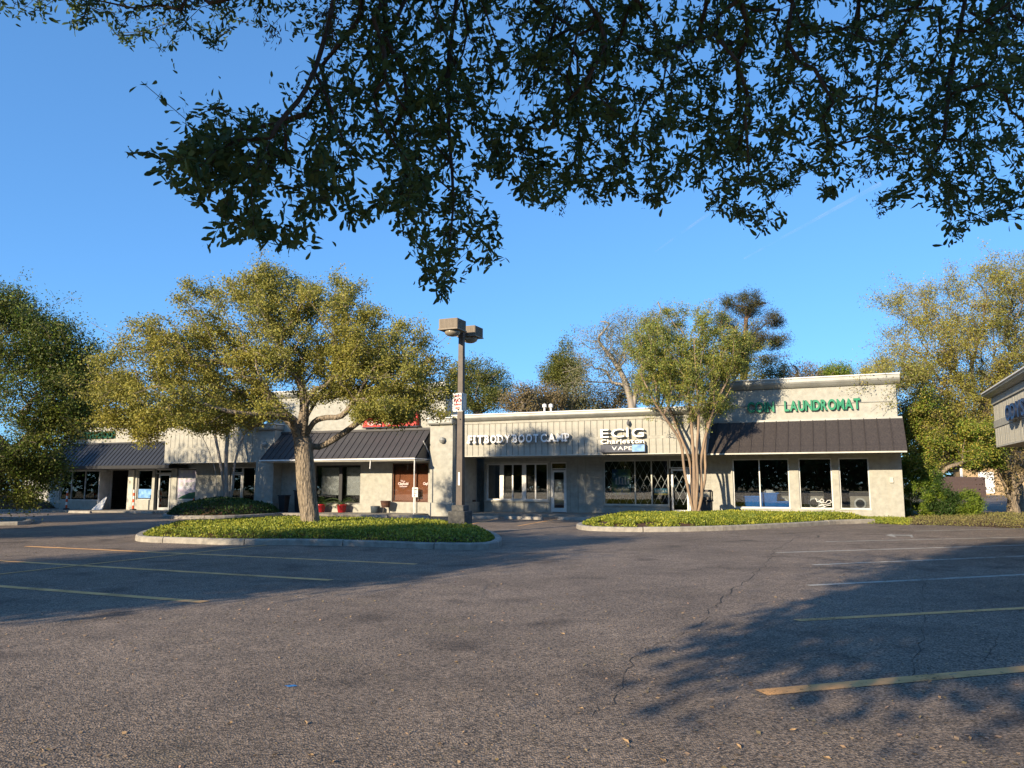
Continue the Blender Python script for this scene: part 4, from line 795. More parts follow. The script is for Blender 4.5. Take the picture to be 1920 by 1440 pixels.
p3 = smooth_poly(P2(fr3[:-1]), 3, False)+P2([G(1640, 979), G(1600, 977), G(1540, 975.5), G(1470, 974), G(1400, 971.5), W(FU(1365), .5)]+e3[2:])
kerb('kerb', smooth_poly(P2([G(1130, 978)]+fr3), 3, False), closed=False)
cover('ground_cover', p3, .17, 110000, .068, M['lf_cover'], 'bright green ground cover bed in front of the vape shop and laundromat', mound=.08, bare=.28, seed=7)
i4 = smooth_poly(P2([G(-160, 958), G(60, 959), G(105, 957.5), G(108, 955.5), G(60, 950), G(0, 946), G(-160, 945)]), 3)
kerb('kerb', i4); cover('ground_cover', i4, .25, 14000, .11, M['lf_coverd'], 'dark green ground cover bank at the far left edge', mound=.7, seed=9)
kerb('kerb', smooth_poly(P2([G(-150, 986), G(20, 985), G(52, 983), G(56, 980), G(40, 976), G(-150, 972)]), 3))
i6 = P2([G(1700, 984), G(1780, 986), G(1850, 988), G(1960, 993), G(2000, 985), G(2000, 962), G(1850, 963), G(1760, 962), G(1700, 968)])
i7 = P2([G(1560, 982.5), G(1640, 982), G(1705, 985), G(1720, 966), W(.6, -.2), W(-.05, .12), W(FU(1540), .12), G(1540, 977)])
cover('ground_cover', i7, .05, 9000, .055, M['lf_cover'], 'thin sparse strip of greenery along the foot of the laundromat wall', mound=.03, seed=14, base=.0, inset=.02, bare=.35)
cover('ground_cover', i6, .04, 14000, .05, leafmat('dry_verge_leaves', (.24, .24, .06), (.20, .16, .08)), 'thin dry grassy verge right of the laundromat', mound=.08, seed=12, base=.0, inset=.02, spread_edge=1)
# wheel stops
ws = MB(); ws.hull([(-.92, -.09, 0), (.92, -.09, 0), (.92, .09, 0), (-.92, .09, 0)], [(-.90, -.06, .13), (.90, -.06, .13), (.90, .06, .13), (-.90, .06, .13)]); wsm = ws.mesh('wheel_stop', M['conc'])
wst = [((245, 287), 963, 'pale wheel stop in front of the corner shop window'), ((313, 345), 961.5, 'wheel stop half behind the dark green mound'), ((520, 585), 966.5, 'wheel stop left of the oak trunk'), ((668, 729), 970, 'pale wheel stop below the blue pot'), ((743, 807), 971.5, 'pale wheel stop under the small white sign'), ((887, 914), 972.5, 'short-looking wheel stop right of the lamp post footing'), ((947, 1017), 974, 'wheel stop below the four-pane gym window'), ((1048, 1118), 975.5, 'wheel stop in front of the white glass door'), ((115, 185), 962, 'pale wheel stop beside the leftmost orange post')]
for (xa, xb), y, lab in wst:
    p = G((xa+xb)/2, y); o = link('wheel_stop', wsm, None, tuple(p), ROT+random.uniform(-.02, .02), .012); o.scale.x = min(1.0, (xb-xa)/1420*p.y/.93/1.84) if xb-xa > 50 else 1; tag(o, lab, 'wheel stop', 'wheel stops along the walkway')
# ------------------------------------------------------------------ lamp post
YL = 24.0; pb = D(863.5, 900, YL); g0_ = gz(pb.x, pb.y)
LP = tag(empty('lamp_post', (pb.x, pb.y, g0_), ROT), 'tall brown square lamp post with twin box lamps on a concrete footing', 'lamp post'); zt_ = D(866, 634, YL).z-g0_; zb1 = D(862, 958, YL).z-g0_; zb2 = D(862, 947, YL).z-g0_
ob('footing', MB().box(-.28, .28, -.28, .28, -.1, zb1), M['poleconc'], LP, .02); ob('footing_cap', MB().box(-.2, .2, -.2, .2, zb1+.002, zb2), M['poleconc'], LP, .015)
ob('pole', MB().hull([(-.1, -.1, zb2), (.1, -.1, zb2), (.1, .1, zb2), (-.1, .1, zb2)], [(-.075, -.075, zt_), (.075, -.075, zt_), (.075, .075, zt_), (-.075, .075, zt_)]), M['pole'], LP)
ob('access_cover', MB().box(-.03, .03, -.107, -.1, zb2+.6, zb2+1.0), M['alu'], LP)
for sy, dz in ((-1, 0), (1, 0)):
    zc_ = zt_+.17; ob('arm', MB().box(-.05, .05, sy*.08, sy*.32, zc_-.02, zc_+.06), M['pole'], LP); yc = sy*.62-.02; b = MB().box(-.31, .31, yc-.3, yc+.3, zc_-.02, zc_+.28); b.box(-.33, .33, yc-.32, yc+.32, zc_-.06, zc_-.021)
    for k in range(14): b.box(-.28+k*.042, -.262+k*.042, yc-.312, yc-.3005, zc_, zc_+.27); b.box(.3105, .322, yc-.28+k*.042, yc-.262+k*.042, zc_, zc_+.27)
    h_ = ob('lamp_head', b, M['lamp'], LP); ob('lens', MB().lathe([(.05, -.17), (.14, -.15), (.22, -.1), (.27, -.0)], 0, 0, 20), M['lens'], h_, smooth=True, loc=(0, yc, zc_-.062))
ob('pole_top', MB().box(-.085, .085, -.085, .085, zt_, zt_+.16), M['pole'], LP)
zs0, zs1 = D(862, 772, YL).z-g0_, D(862, 737.5, YL).z-g0_; sg = tag(empty('warning_sign', (pb.x, pb.y, g0_), ROT), 'small white sign with red NO strapped high on the lamp post', 'sign')
ob('plate', MB().box(-.24, .12, -.115, -.108, zs0, zs1), M['white'], sg, .002); hh = zs1-zs0
joined_text('print', 'NO', sg, -.18, .06, zs0+hh*.5, zs0+hh*.72, -.12, M['redink'], .03); joined_text('print', 'PARKING', sg, -.2, .08, zs0+hh*.79, zs0+hh*.9, -.12, M['redink'], .01); joined_text('print', 'DUMPING', sg, -.2, .08, zs0+hh*.32, zs0+hh*.44, -.12, M['redink'], .01); joined_text('print', 'HERE', sg, -.15, .03, zs0+hh*.14, zs0+hh*.26, -.12, M['redink'], .01)
sg = tag(empty('side_sign', (pb.x, pb.y, g0_), ROT), 'bluish back of a second sign plate on the right face of the lamp post', 'sign'); ob('plate', MB().box(.10, .106, -.2, .16, zs0+.02, zs1), M['alu'], sg)
# small parking sign on its post
p = G(778, 966.5); e = tag(empty('parking_sign', tuple(p), ROT), 'small white sign on a thin post by the wheel stops', 'sign'); za1, za0 = D(775, 914, p.y).z-p.z, D(775, 932, p.y).z-p.z
ob('post', MB().box(-.025, .025, -.02, .02, 0, za1), M['alu'], e); pl_ = ob('plate', MB().box(-.16, .16, -.035, -.025, za0, za1), M['white'], e)
joined_text('print', 'CLAYHOLD', e, -.13, .13, za1-.14, za1-.06, -.038, M['dark'], .03); joined_text('print', 'CUST', e, -.08, .08, za1-.25, za1-.19, -.038, M['dark']); joined_text('print', 'PARKING', e, -.11, .11, za0+.14, za0+.2, -.038, M['dark']); ob('print', MB().box(-.03, .03, -.038, -.0355, za0+.04, za0+.09), M['dark'], e)
# ------------------------------------------------------------------ pots, bins, posts
def onwalk(px, off, h=ZWALK): u = FU(px, off); p = W(u, off); return Vector((p.x, p.y, gz(p.x, p.y)+h))
def palm(px, off, lab1, lab2, sc_=1):
    p = onwalk(px, off); e = tag(empty('flower_pot', tuple(p)), lab1, 'flower pot', 'red glazed pots'); ob('pot', MB().lathe([(.17, 0), (.19, .02), (.25, .36), (.27, .37), (.27, .43), (.23, .43), (.22, .38)], n=20), M['redpot'], e, smooth=True); ob('soil', MB().lathe([(.21, .34), (.2, .375)]), M['soil'], e)
    q = tag(empty('potted_palm', (p.x, p.y, p.z+.37)), lab2, 'plant', 'potted palms'); st = MB(); Vs, Fs, n0 = [], [], 0
    for k in range(11):
        a = k*2.4+random.random(); ln_ = random.uniform(.6, .95)*sc_; el = random.uniform(.5, 1.3); pr = Vector((0, 0, .05)); pts = [pr]
        for j in range(8): el -= .17; pr = pr+Vector((math.cos(a)*math.cos(el), math.sin(a)*math.cos(el), math.sin(el)))*ln_/8; pts.append(pr)
        for j in range(8):
            st.bar(pts[j], pts[j+1], .008, 4); d = (pts[j+1]-pts[j]).normalized(); s_ = d.cross(Vector((0, 0, 1))).normalized()
            for w_ in (-1, 1):
                for f in (.25, .75):
                    b0 = pts[j].lerp(pts[j+1], f); tip = b0+(s_*w_*.8+d*.6+Vector((0, 0, -.25)))*.22*sc_*(1-.08*j); wv_ = d*.014; Vs += [b0-wv_, b0+wv_, tip+wv_*.3, tip-wv_*.3]; Fs.append([n0, n0+1, n0+2, n0+3]); n0 += 4
    ob('stem', st, M['lf_palm'], q); link('frond', npmesh('frond', [tuple(v) for v in Vs], Fs, M['lf_palm']), q)
palm(603, 2.75, 'red glazed pot just right of the oak trunk', 'palm in the red pot nearest the oak trunk', 1.15); palm(642, 2.75, 'red glazed pot under the dark window mullion', 'palm in the red pot under the window mullion', .95)
p = onwalk(705, 2.75); e = tag(empty('flower_pot', tuple(p)), 'squat blue-grey pot against the restaurant wall', 'flower pot'); ob('pot', MB().lathe([(.22, 0), (.25, .3), (.25, .34), (.2, .34)], n=18), M['bluepot'], e, smooth=True); ob('soil', MB().lathe([(.2, .3), (.19, .35)]), M['soil'], e)
def barrel(px, off, lab, hst):
    p = onwalk(px, off); e = tag(empty('barrel_planter', tuple(p)), lab, 'planter', 'half-barrel planters')
    for k in range(14):
        a0, a1 = 2*math.pi*k/14+.02, 2*math.pi*(k+1)/14-.02; f = lambda r, z, a: (r*math.cos(a), r*math.sin(a), z)
        ob('stave', MB().hull([f(.2, hst, a0), f(.2, hst, a1), f(.18, hst, a1), f(.18, hst, a0)], [f(.27, hst+.33, a0), f(.27, hst+.33, a1), f(.25, hst+.33, a1), f(.25, hst+.33, a0)]), M['barrel'], e)
    for z in (.06, .26): ob('hoop', MB().lathe([(.205+.21*z, hst+z), (.21+.21*z, hst+z+.03)], n=20), M['dark'], e)
    ob('soil', MB().lathe([(.22, hst+.2), (.24, hst+.29)]), M['soil'], e)
    b = MB()
    for k in range(3): a = k*2.1; b.bar((.2*math.cos(a), .2*math.sin(a), 0), (.16*math.cos(a), .16*math.sin(a), hst+.02), .02)
    ob('stand', b, M['dark'], e)
barrel(724, 2.75, 'half-barrel planter on a stand left of the brown window', .28); barrel(883, .35, 'half-barrel planter in the recess right of the lamp post', .28)
def bin_(px, off, lab, h=.85):
    p = onwalk(px, off); e = tag(empty('trash_bin', tuple(p), ROT), lab, 'trash bin'); ob('body', MB().hull([(-.17, -.17, 0), (.17, -.17, 0), (.17, .17, 0), (-.17, .17, 0)], [(-.22, -.22, h), (.22, -.22, h), (.22, .22, h), (-.22, .22, h)]), M['dark'], e, .03); ob('rim', MB().box(-.25, .25, -.25, .25, h, h+.06), M['dark'], e, .02)
bin_(534, 3.2, 'black tapered bin beside the shaded pilaster'); bin_(563, 2.7, 'tall black bin at the doorway behind the oak trunk', 1.1)
p = W(FU(1321, 2.2), 2.2); p.z = gz(p.x, p.y); e = tag(empty('litter_receptacle', tuple(p), ROT), 'dark litter receptacle with open hood beside the crape myrtle trunks', 'trash bin'); M['recept'] = mat('brown_receptacle', (.10, .085, .075), .6)
ob('body', MB().box(-.27, .27, -.27, .27, 0, .72), M['recept'], e, .02); ob('tray', MB().box(-.31, .31, -.31, .31, .72, .80), M['dark'], e, .02)
for sx in (-.27, .27):
    for sy in (-.27, .27): ob('post', MB().box(sx-.025, sx+.025, sy-.025, sy+.025, .8, 1.14), M['dark'], e)
ob('hood', MB().hull([(-.31, -.31, 1.14), (.31, -.31, 1.14), (.31, .31, 1.14), (-.31, .31, 1.14)], [(-.24, -.24, 1.23), (.24, -.24, 1.23), (.24, .24, 1.23), (-.24, .24, 1.23)]), M['recept'], e); ob('ashtray', MB().box(-.2, .2, -.2, .2, .81, .92), M['recept'], e)
for px, off, lab in ((128, 1.9, 'orange and white delineator post in front of the leftmost window'), (253, 1.9, 'orange and white delineator post left of the framed glass door')):
    p = onwalk(px, off, .1); e = tag(empty('delineator_post', tuple(p)), lab, 'delineator', 'orange delineator posts'); ob('base', MB().lathe([(.2, 0), (.18, .07), (.07, .1)]), M['dark'], e)
    for k in range(6): ob('band', MB().lathe([(.06, .1+k*.19), (.055, .1+k*.19+.188)]), M['orange'] if k % 2 == 0 else M['white'], e)
for px, lab in ((365, 'faded orange traffic cone against the cream wall'), (376, 'thin dark cone just right of the orange cone')):
    p = onwalk(px, 1.7, .1); e = tag(empty('traffic_cone', tuple(p)), lab, 'traffic cone'); ob('cone', MB().lathe([(.16, .03), (.03, .72), (.0, .73)]), M['orange'] if px == 365 else M['dark'], e); ob('base', MB().box(-.2, .2, -.2, .2, 0, .03), M['dark'], e)
p = onwalk(190, 1.8, .1); e = tag(empty('cloth_banner', tuple(p), ROT), 'pale folded feather banner leaning by the open doorway', 'banner'); ob('fabric', MB().hull([(-.6, -.1, 0), (.3, -.12, 0), (.3, .0, 0), (-.6, .0, 0)], [(.0, .28, .75), (.28, .28, .82), (.28, .31, .82), (.0, .31, .75)]), M['white'], e, .02); ob('pole', MB().bar((.33, 0, 0), (.33, .3, 1.0), .015), M['dark'], e)
p = W(FU(871, 1.2), 1.2); p.z = gz(p.x, p.y)+ZWALK; e = tag(ob('utility_cabinet', MB().box(-.11, .11, -.15, .15, 0, FZ(871, 900, 1.2)-p.z), M['siding'], None, .008, loc=tuple(p), rz=ROT), 'narrow cream cabinet just right of the lamp post', 'cabinet')
# ------------------------------------------------------------------ background beyond the verge
p = D(1858, 900, 88); e = tag(empty('distant_house', (p.x, p.y, gz(p.x, p.y)), ROT), 'small tan house with white door seen beyond the driveway', 'house'); M['tan'] = mat('tan_wall', (.42, .30, .17), .9)
ob('wall', MB().box(-3, 8, 0, 6, -1.5, 3.2), M['tan'], e); ob('door', MB().box(-1.2, .3, -.06, -.003, .2, 2.6), M['white'], e); ob('corner_trim', MB().box(-3.0, -2.75, -.05, -.002, -.5, 3.2), M['white'], e); ob('roof', MB().profx([(-.6, 3.2), (3, 5), (6.6, 3.2)], -3.5, 8.5), M['shake'], e)
pa, pb_ = D(1755, 905, 72), D(1848, 905, 76); n = 42; M['fence'] = mat('brown_fence_boards', (.20, .125, .095), .9, nscale=3, col2=(.12, .08, .065)); fe = tag(empty('wooden_fence', (pa.x, pa.y, gz(pa.x, pa.y)), math.atan2(pb_.y-pa.y, pb_.x-pa.x)), 'weathered brown board fence beyond the driveway', 'fence'); ln_ = (pb_-pa).length
me = MB().box(0, ln_/n-.02, 0, .03, 0, 2.0).mesh('fence_board', M['fence'])
for k in range(n): link('fence_board', me, fe, (k*ln_/n, 0, random.uniform(-.03, .03)))
ob('rail', MB().box(0, ln_, .035, .08, .4, .5).box(0, ln_, .035, .08, 1.5, 1.6), M['fence'], fe)
# ------------------------------------------------------------------ trees
def lob(lst, Y, dr=1.0):
    out = []
    for l in lst:
        px, py, rx, ry = l[:4]; dy = l[4] if len(l) > 4 else 0; w_ = l[5] if len(l) > 5 else rx*ry; c = D(px, py, Y+dy); k = c.length and (Y+dy)/1440; out.append(((c.x, c.y, c.z), (rx*k, max(rx, ry)*k*dr, ry*k), w_))
    return out
def paths(root, pl, Y, k=3):
    S_ = [(tuple(root), -1)]
    for start, pts in pl:
        pts_ = sub([Vector(S_[start][0])]+[D(x, y, Y+dy) for x, y, dy in pts], k)[1:]; prev = start
        for q in pts_: S_.append((tuple(q), prev)); prev = len(S_)-1
    return S_
def seeds_start(seeds): return 0
_zmin = [0, None]
def grow(seeds, tips, bf=.25, step=.5, jit=.06):
    cap = len(seeds)+len(tips)*14+10; P = np.zeros((cap, 3)); par = np.full(cap, -1); pl = np.zeros(cap); n = 0; free = np.ones(cap, bool)
    for p_, q_ in seeds:
        P[n] = p_; par[n] = q_; pl[n] = 0 if q_ < 0 else pl[q_]+np.linalg.norm(P[n]-P[q_]); free[n] = P[n][2] > _zmin[0]; n += 1
    cen = P[:n][free[:n]].mean(0); o = np.argsort(np.linalg.norm(tips-cen, axis=1)); ends = []
    for i in o:
        t = tips[i]; d = np.linalg.norm(P[:n]-t, axis=1); cost = d+bf*pl[:n]; cost[~free[:n]] = 1e9; k = int(np.argmin(cost)); L_ = d[k]
        if n+14 >= cap: break
        m_ = max(1, min(12, int(L_/step))); p0 = P[k].copy(); sag = rng.normal(0, jit*L_, 3); last = k
        for j in range(1, m_+1):
            f = j/m_; P[n] = p0+(t-p0)*f+sag*math.sin(math.pi*f)+(rng.normal(0, jit*.35*step, 3) if j < m_ else 0); par[n] = last; pl[n] = pl[last]+L_/m_; last = n; n += 1
        ends.append(last)
    return P[:n], par[:n], np.array(ends)
# island oak
Y0 = 25.3; rt_ = D(583, 1000, Y0); rt_.z = gz(rt_.x, rt_.y)+.1
sd = paths(rt_, [(0, [(580, 960, 0), (574, 910, 0), (571, 860, 0), (568, 828, 0)])], Y0, 3); top = len(sd)-1
for pts in ([(552, 800, -.3), (545, 785, -.6), (505, 778, -1.2), (450, 775, -1.8), (395, 762, -2.2), (340, 740, -2.6)], [(566, 795, .3), (570, 750, .5), (555, 700, .8), (520, 640, .6), (495, 580, .2)], [(588, 792, -.4), (612, 783, -.7), (640, 780, -.9), (665, 750, -1.2), (700, 690, -1.5)], [(598, 838, .3), (640, 815, .2), (690, 780, .2), (745, 762, 0), (800, 752, -.2), (850, 745, -.3)], [(572, 790, .8), (600, 740, 1.4), (640, 670, 2), (650, 600, 2.2)], [(548, 790, .6), (500, 760, 1.6), (430, 720, 2.6), (350, 690, 3.2)], [(575, 760, -1), (560, 710, -2), (480, 660, -2.6)]):
    pts_ = sub([Vector(sd[top][0])]+[D(x, y, Y0+dy) for x, y, dy in pts], 3)[1:]; prev = top
    for q in pts_: sd.append((tuple(q), prev)); prev = len(sd)-1
isl_l = [(300, 700, 115, 62, -.6), (235, 752, 68, 48, -1), (330, 640, 95, 42), (450, 590, 115, 75), (520, 560, 80, 62, .5), (600, 630, 150, 85), (720, 650, 105, 62), (775, 700, 85, 55, -.5), (400, 690, 140, 70, 1), (560, 690, 150, 62), (700, 720, 120, 40, -.5), (490, 522, 45, 30), (620, 550, 60, 32), (240, 622, 30, 15), (350, 550, 10, 22, 0, 200), (340, 765, 110, 45, -1.5), (420, 765, 110, 30, 1.5), (800, 745, 55, 35, -.5), (660, 735, 50, 25, 1), (200, 790, 28, 25, -1, 900), (280, 805, 32, 22, -1.5, 900), (205, 720, 30, 30, 0, 900), (390, 792, 90, 26, -1.2), (250, 790, 60, 30, -.8), (480, 770, 60, 22, -1.8), (840, 770, 30, 18, -.8, 700), (735, 768, 75, 22, -1), (725, 778, 60, 16, -1.2, 3500)]
_zmin[0] = 3.0
tips = lobes(lob(isl_l, Y0, 1.25), 3400, .25)
tree('island_oak', 'big spreading olive-gold oak on the planted island left of the lamp post', 'tree', rt_, sd, tips, .30, M['bark'], M['lf_oak'], 240000, .072, .14, bf=.22, step=.45, elong=1.9, sides=8, rtip=.0075, leaf2=(M['lf_right'], .3), rag=.28)
# left oaks
def oak(label, pxroot, Y, lst, ntips, nleaf, lm, rt, size=.1, group=None, zmin=2.0, bark='bark', spread=.28, name='oak_tree', dr=1.0, jit=.07, leaf2=None, bf=.25, rtip=.006, shell=.3, elong=1.9, step=.5, limbs=None, cat='tree', rag=.5):
    r_ = D(pxroot, 900, Y); r_.z = gz(r_.x, r_.y)-.1; L_ = lob(lst, Y, dr); cz = sum(l[0][2] for l in L_)/len(L_); cx = sum(l[0][0] for l in L_)/len(L_)
    if limbs is None: s_ = [(tuple(r_), -1), ((r_.x+.1, r_.y, r_.z+zmin*.5), 0), ((r_.x*.85+cx*.15, r_.y, r_.z+zmin+.1), 1), ((r_.x*.7+cx*.3, r_.y, zmin*.6+cz*.4), 2)]
    else: s_ = paths(r_, limbs, Y)
    _zmin[0] = zmin-.3; tp = lobes(L_, ntips, shell); tp = tp[tp[:, 2] > .5]
    return tree(name, label, cat, r_, s_, tp, rt, M[bark], M[lm], nleaf, size, spread, bf=bf, step=step, elong=elong, group=group, sides=6, jit=jit, leaf2=leaf2, rtip=rtip, rag=rag)
oak('dark green oak cut by the left picture edge', -30, 33, [(40, 640, 105, 72), (125, 660, 60, 50), (0, 580, 60, 45), (100, 610, 55, 32), (60, 740, 125, 65), (125, 740, 60, 60), (50, 830, 105, 62), (20, 900, 80, 50, 0), (165, 690, 22, 14, 0, 500), (165, 780, 30, 30, 0, 800), (90, 860, 60, 45)], 2300, 110000, 'lf_left', .35, .1, leaf2=(M['lf_bright'], .22), zmin=1.6, rag=.85)
# crape myrtles
def myrtle(label, px, Y, stems, lst, ntips, nleaf, rt, size, lm='lf_myrtle', bark='barkpale', zmin=2.4, leaf2=None):
    r_ = D(px, 955, Y); r_.z = gz(r_.x, r_.y); s_ = [(tuple(r_), -1)]
    for st in stems:
        pts_ = sub([r_]+[D(x, y, Y+dy) for x, y, dy in st], 3)[1:]; prev = 0
        for q in pts_: s_.append((tuple(q), prev)); prev = len(s_)-1
    _zmin[0] = zmin
    return tree('crape_myrtle', label, 'tree', r_, s_, lobes(lob(lst, Y, 1.0), ntips, .1), rt, M[bark], M[lm], nleaf, size, .10, bf=.5, step=.4, sides=7, jit=.03, elong=1.8, leaf2=leaf2, rtip=.005, rag=.55)
pm = W(FU(1300, 3.4), 3.4)
myrtle('multi-stemmed crape myrtle with pinkish trunks in front of the vape shop', 1303, pm.y, [[(1293, 930, 0), (1283, 880, -.1), (1276, 830, -.2), (1252, 790, -.4), (1228, 755, -.6), (1200, 700, -.8)], [(1302, 900, .2), (1300, 850, .3), (1296, 790, .4), (1290, 720, .5), (1284, 640, .4)], [(1316, 930, -.2), (1314, 870, -.3), (1325, 810, -.4), (1350, 740, -.7), (1385, 680, -.8)], [(1322, 900, .3), (1322, 840, .4), (1330, 770, .6), (1345, 690, .9), (1350, 620, 1)], [(1298, 920, .4), (1292, 860, .6), (1268, 800, .9), (1245, 730, 1.1), (1230, 650, 1.2)], [(1308, 900, -.4), (1306, 850, -.5), (1310, 780, -.8), (1305, 700, -1), (1300, 620, -1)]],
       [(1290, 660, 110, 70), (1240, 650, 75, 65), (1340, 650, 75, 62), (1260, 600, 50, 30), (1290, 740, 85, 50), (1370, 680, 45, 35), (1220, 720, 40, 40), (1390, 650, 35, 20, 0, 500), (1350, 760, 45, 22, 0, 700), (1300, 580, 60, 15, 0, 500)], 2800, 95000, .14, .065, leaf2=(M['lf_right'], .3))
myrtle('small crape myrtle growing from the dark green mound on the left', 425, G(430, 966).y, [[(408, 930, 0), (403, 880, 0), (385, 830, 0), (360, 790, 0)], [(418, 900, .2), (410, 850, .2), (400, 800, .3)], [(424, 900, -.1), (424, 850, -.1), (430, 790, -.2)], [(436, 920, .1), (440, 870, .1), (455, 820, .2), (475, 780, .2)], [(430, 930, .3), (432, 880, .4), (445, 830, .4)]],
       [(420, 770, 75, 35), (370, 770, 45, 30), (470, 760, 45, 30), (420, 730, 70, 30)], 500, 12000, .15, .075, lm='lf_oak', bark='barkwhite')
# right-hand tree
oak('large yellow-green tree overhanging the laundromat corner at right', 1900, 38, [(1790, 570, 115, 70, -1), (1870, 530, 90, 50, -1), (1730, 650, 90, 55, -2), (1860, 640, 110, 80, -1), (1690, 700, 60, 35, -4.5), (1650, 740, 38, 30, -4.8), (1750, 740, 75, 70, -2), (1830, 760, 100, 80, -1), (1910, 740, 70, 90, -1), (1720, 790, 45, 60, -3), (1940, 600, 60, 80), (1650, 570, 30, 10, -2, 500), (1640, 690, 60, 22, 4, 900), (1770, 810, 90, 55, -1)], 4200, 190000, 'lf_right', .36, .085, leaf2=(M['lf_brown'], .25), spread=.2, elong=2.4, zmin=2.6, jit=.09)
oak('bright green leafy tree behind the holly by the laundromat corner', 1745, 34.6, [(1722, 850, 30, 60, 0), (1790, 830, 70, 50, 0), (1730, 790, 40, 50, -.5), (1860, 820, 60, 30, 1), (1830, 860, 50, 25, 1)], 700, 42000, 'lf_bright', .12, .09, zmin=.8, leaf2=(M['lf_right'], .5), rag=.9, spread=.16)
oak('bushy tree with many thin trunks at the driveway edge, right', 1900, 36, [(1890, 870, 50, 30, 0), (1930, 850, 40, 50, 0), (1870, 910, 25, 20)], 260, 5000, 'lf_brown', .16, .09, zmin=.4, bf=.6, name='multi_stem_tree')
def shrub(label, px, py, Y, rx, ry, lm, nleaf, size=.07):
    c = D(px, py, Y); k = Y/1440; r_ = Vector((c.x, c.y, gz(c.x, c.y))); _zmin[0] = -5; tp = lobes([((c.x, c.y, c.z), (rx*k, rx*k*.9, ry*k), 1)], 220, .6); tp = tp[tp[:, 2] > r_.z+.05]
    tree('shrub', label, 'shrub', r_, [(tuple(r_), -1), ((r_.x, r_.y, r_.z+.25), 0)], tp, .05, M['bark'], M[lm], nleaf, size, .10, step=.3, sides=4)
shrub('rounded bright green shrub hugging the laundromat corner', 1722, 920, 34.6, 46, 55, 'lf_bright', 30000); shrub('dark green spiky shrub between two lighter ones', 1764, 926, 34.0, 28, 44, 'lf_coverd', 14000); shrub('low clipped green shrub beside the driveway', 1803, 944, 34.2, 34, 26, 'lf_bright', 16000, .06)
# background trees
oak('pale bare-limbed tree above the gym roof', 1185, 54, [(1120, 650, 60, 50), (1180, 630, 70, 55), (1240, 620, 55, 45), (1100, 700, 50, 35), (1200, 700, 80, 40)], 900, 16000, 'lf_grey', .3, .11, zmin=4, bark='barkwhite', jit=.08, bf=.3, limbs=[(0, [(1187, 800, 0), (1180, 740, 0), (1160, 690, 0), (1130, 650, 0), (1110, 620, 0)]), (4, [(1200, 700, 0), (1225, 640, 0), (1235, 600, 0)])], rtip=.01)
oak('tall pine rising behind the laundromat', 1392, 60, [(1400, 568, 55, 22), (1430, 600, 40, 18), (1365, 600, 30, 18), (1440, 640, 50, 14), (1400, 640, 45, 14), (1460, 672, 35, 10), (1380, 680, 40, 12), (1420, 620, 20, 12)], 240, 34000, 'lf_pine', .3, .17, zmin=9.5, bark='barkpine', elong=6, spread=.26, limbs=[(0, [(1393, 800, 0), (1394, 740, 0), (1396, 680, 0), (1398, 620, 0), (1400, 560, 0)])], shell=.1, rtip=.012)
oak('small dark pine at the left end of the background trees', 1056, 58, [(1052, 670, 25, 28), (1040, 700, 28, 25), (1070, 700, 25, 30), (1055, 648, 12, 14)], 260, 16000, 'lf_left', .2, .13, zmin=5, bark='barkpine')
oak('dark oak rising behind the lamp post above the roof', 900, 56, [(890, 700, 50, 32), (925, 725, 38, 30), (860, 730, 40, 35), (900, 750, 60, 25)], 600, 26000, 'lf_left', .3, .12, zmin=5)
for i, (px, py, rx, ry, lm, nl, lab) in enumerate([(975, 745, 35, 28, 'lf_brown', 6000, 'brown budding tree just right of the dark roofline oak'), (1025, 745, 40, 30, 'lf_brown', 7000, 'brown budding tree behind the two roof vents'), (1085, 740, 45, 35, 'lf_grey', 8000, 'grey-olive tree below the small pine'), (1150, 740, 45, 35, 'lf_brown', 7000, 'brown budding tree under the pale bare tree'), (1340, 690, 60, 50, 'lf_right', 12000, 'yellow-green tree between the crape myrtle and the pine'), (1250, 700, 60, 60, 'lf_grey', 9000, 'grey-olive tree behind the crape myrtle crown'), (1500, 700, 45, 22, 'lf_brown', 2500, 'almost bare brown tree right of the tall pine'), (1570, 698, 38, 18, 'lf_bright', 9000, 'fresh green crown peeping over the laundromat roof'), (1440, 700, 45, 28, 'lf_left', 7000, 'green tree at the foot of the tall pine'), (1645, 705, 45, 25, 'lf_right', 9000, 'olive crown at the right end of the laundromat roof'), (215, 715, 45, 32, 'lf_grey', 9000, 'grey-green tree in the gap left of the island oak')]):
    oak(lab, px, 52+i*1.7, [(px, py, rx, ry), (px-rx*.5, py+ry*.4, rx*.6, ry*.7), (px+rx*.5, py+ry*.35, rx*.6, ry*.7)], 330, nl, lm, .2, .12, zmin=3.5, rtip=.012, group='trees behind the strip')
for i, px in enumerate((1760, 1815, 1868, 1920, 1975)):
    oak(('brown brushy tree leftmost beyond the driveway', 'green brushy tree behind the wooden fence', 'grey brushy tree above the distant house', 'green brushy tree right of the distant house', 'brown brushy tree under the right-hand fascia')[i], px, 92+i*3, [(px, 800, 45, 60), (px-15, 860, 40, 35)], 260, 9000, ('lf_brown', 'lf_left', 'lf_grey', 'lf_left', 'lf_brown')[i], .3, .2, zmin=2, rtip=.02, group='brush beyond the driveway')
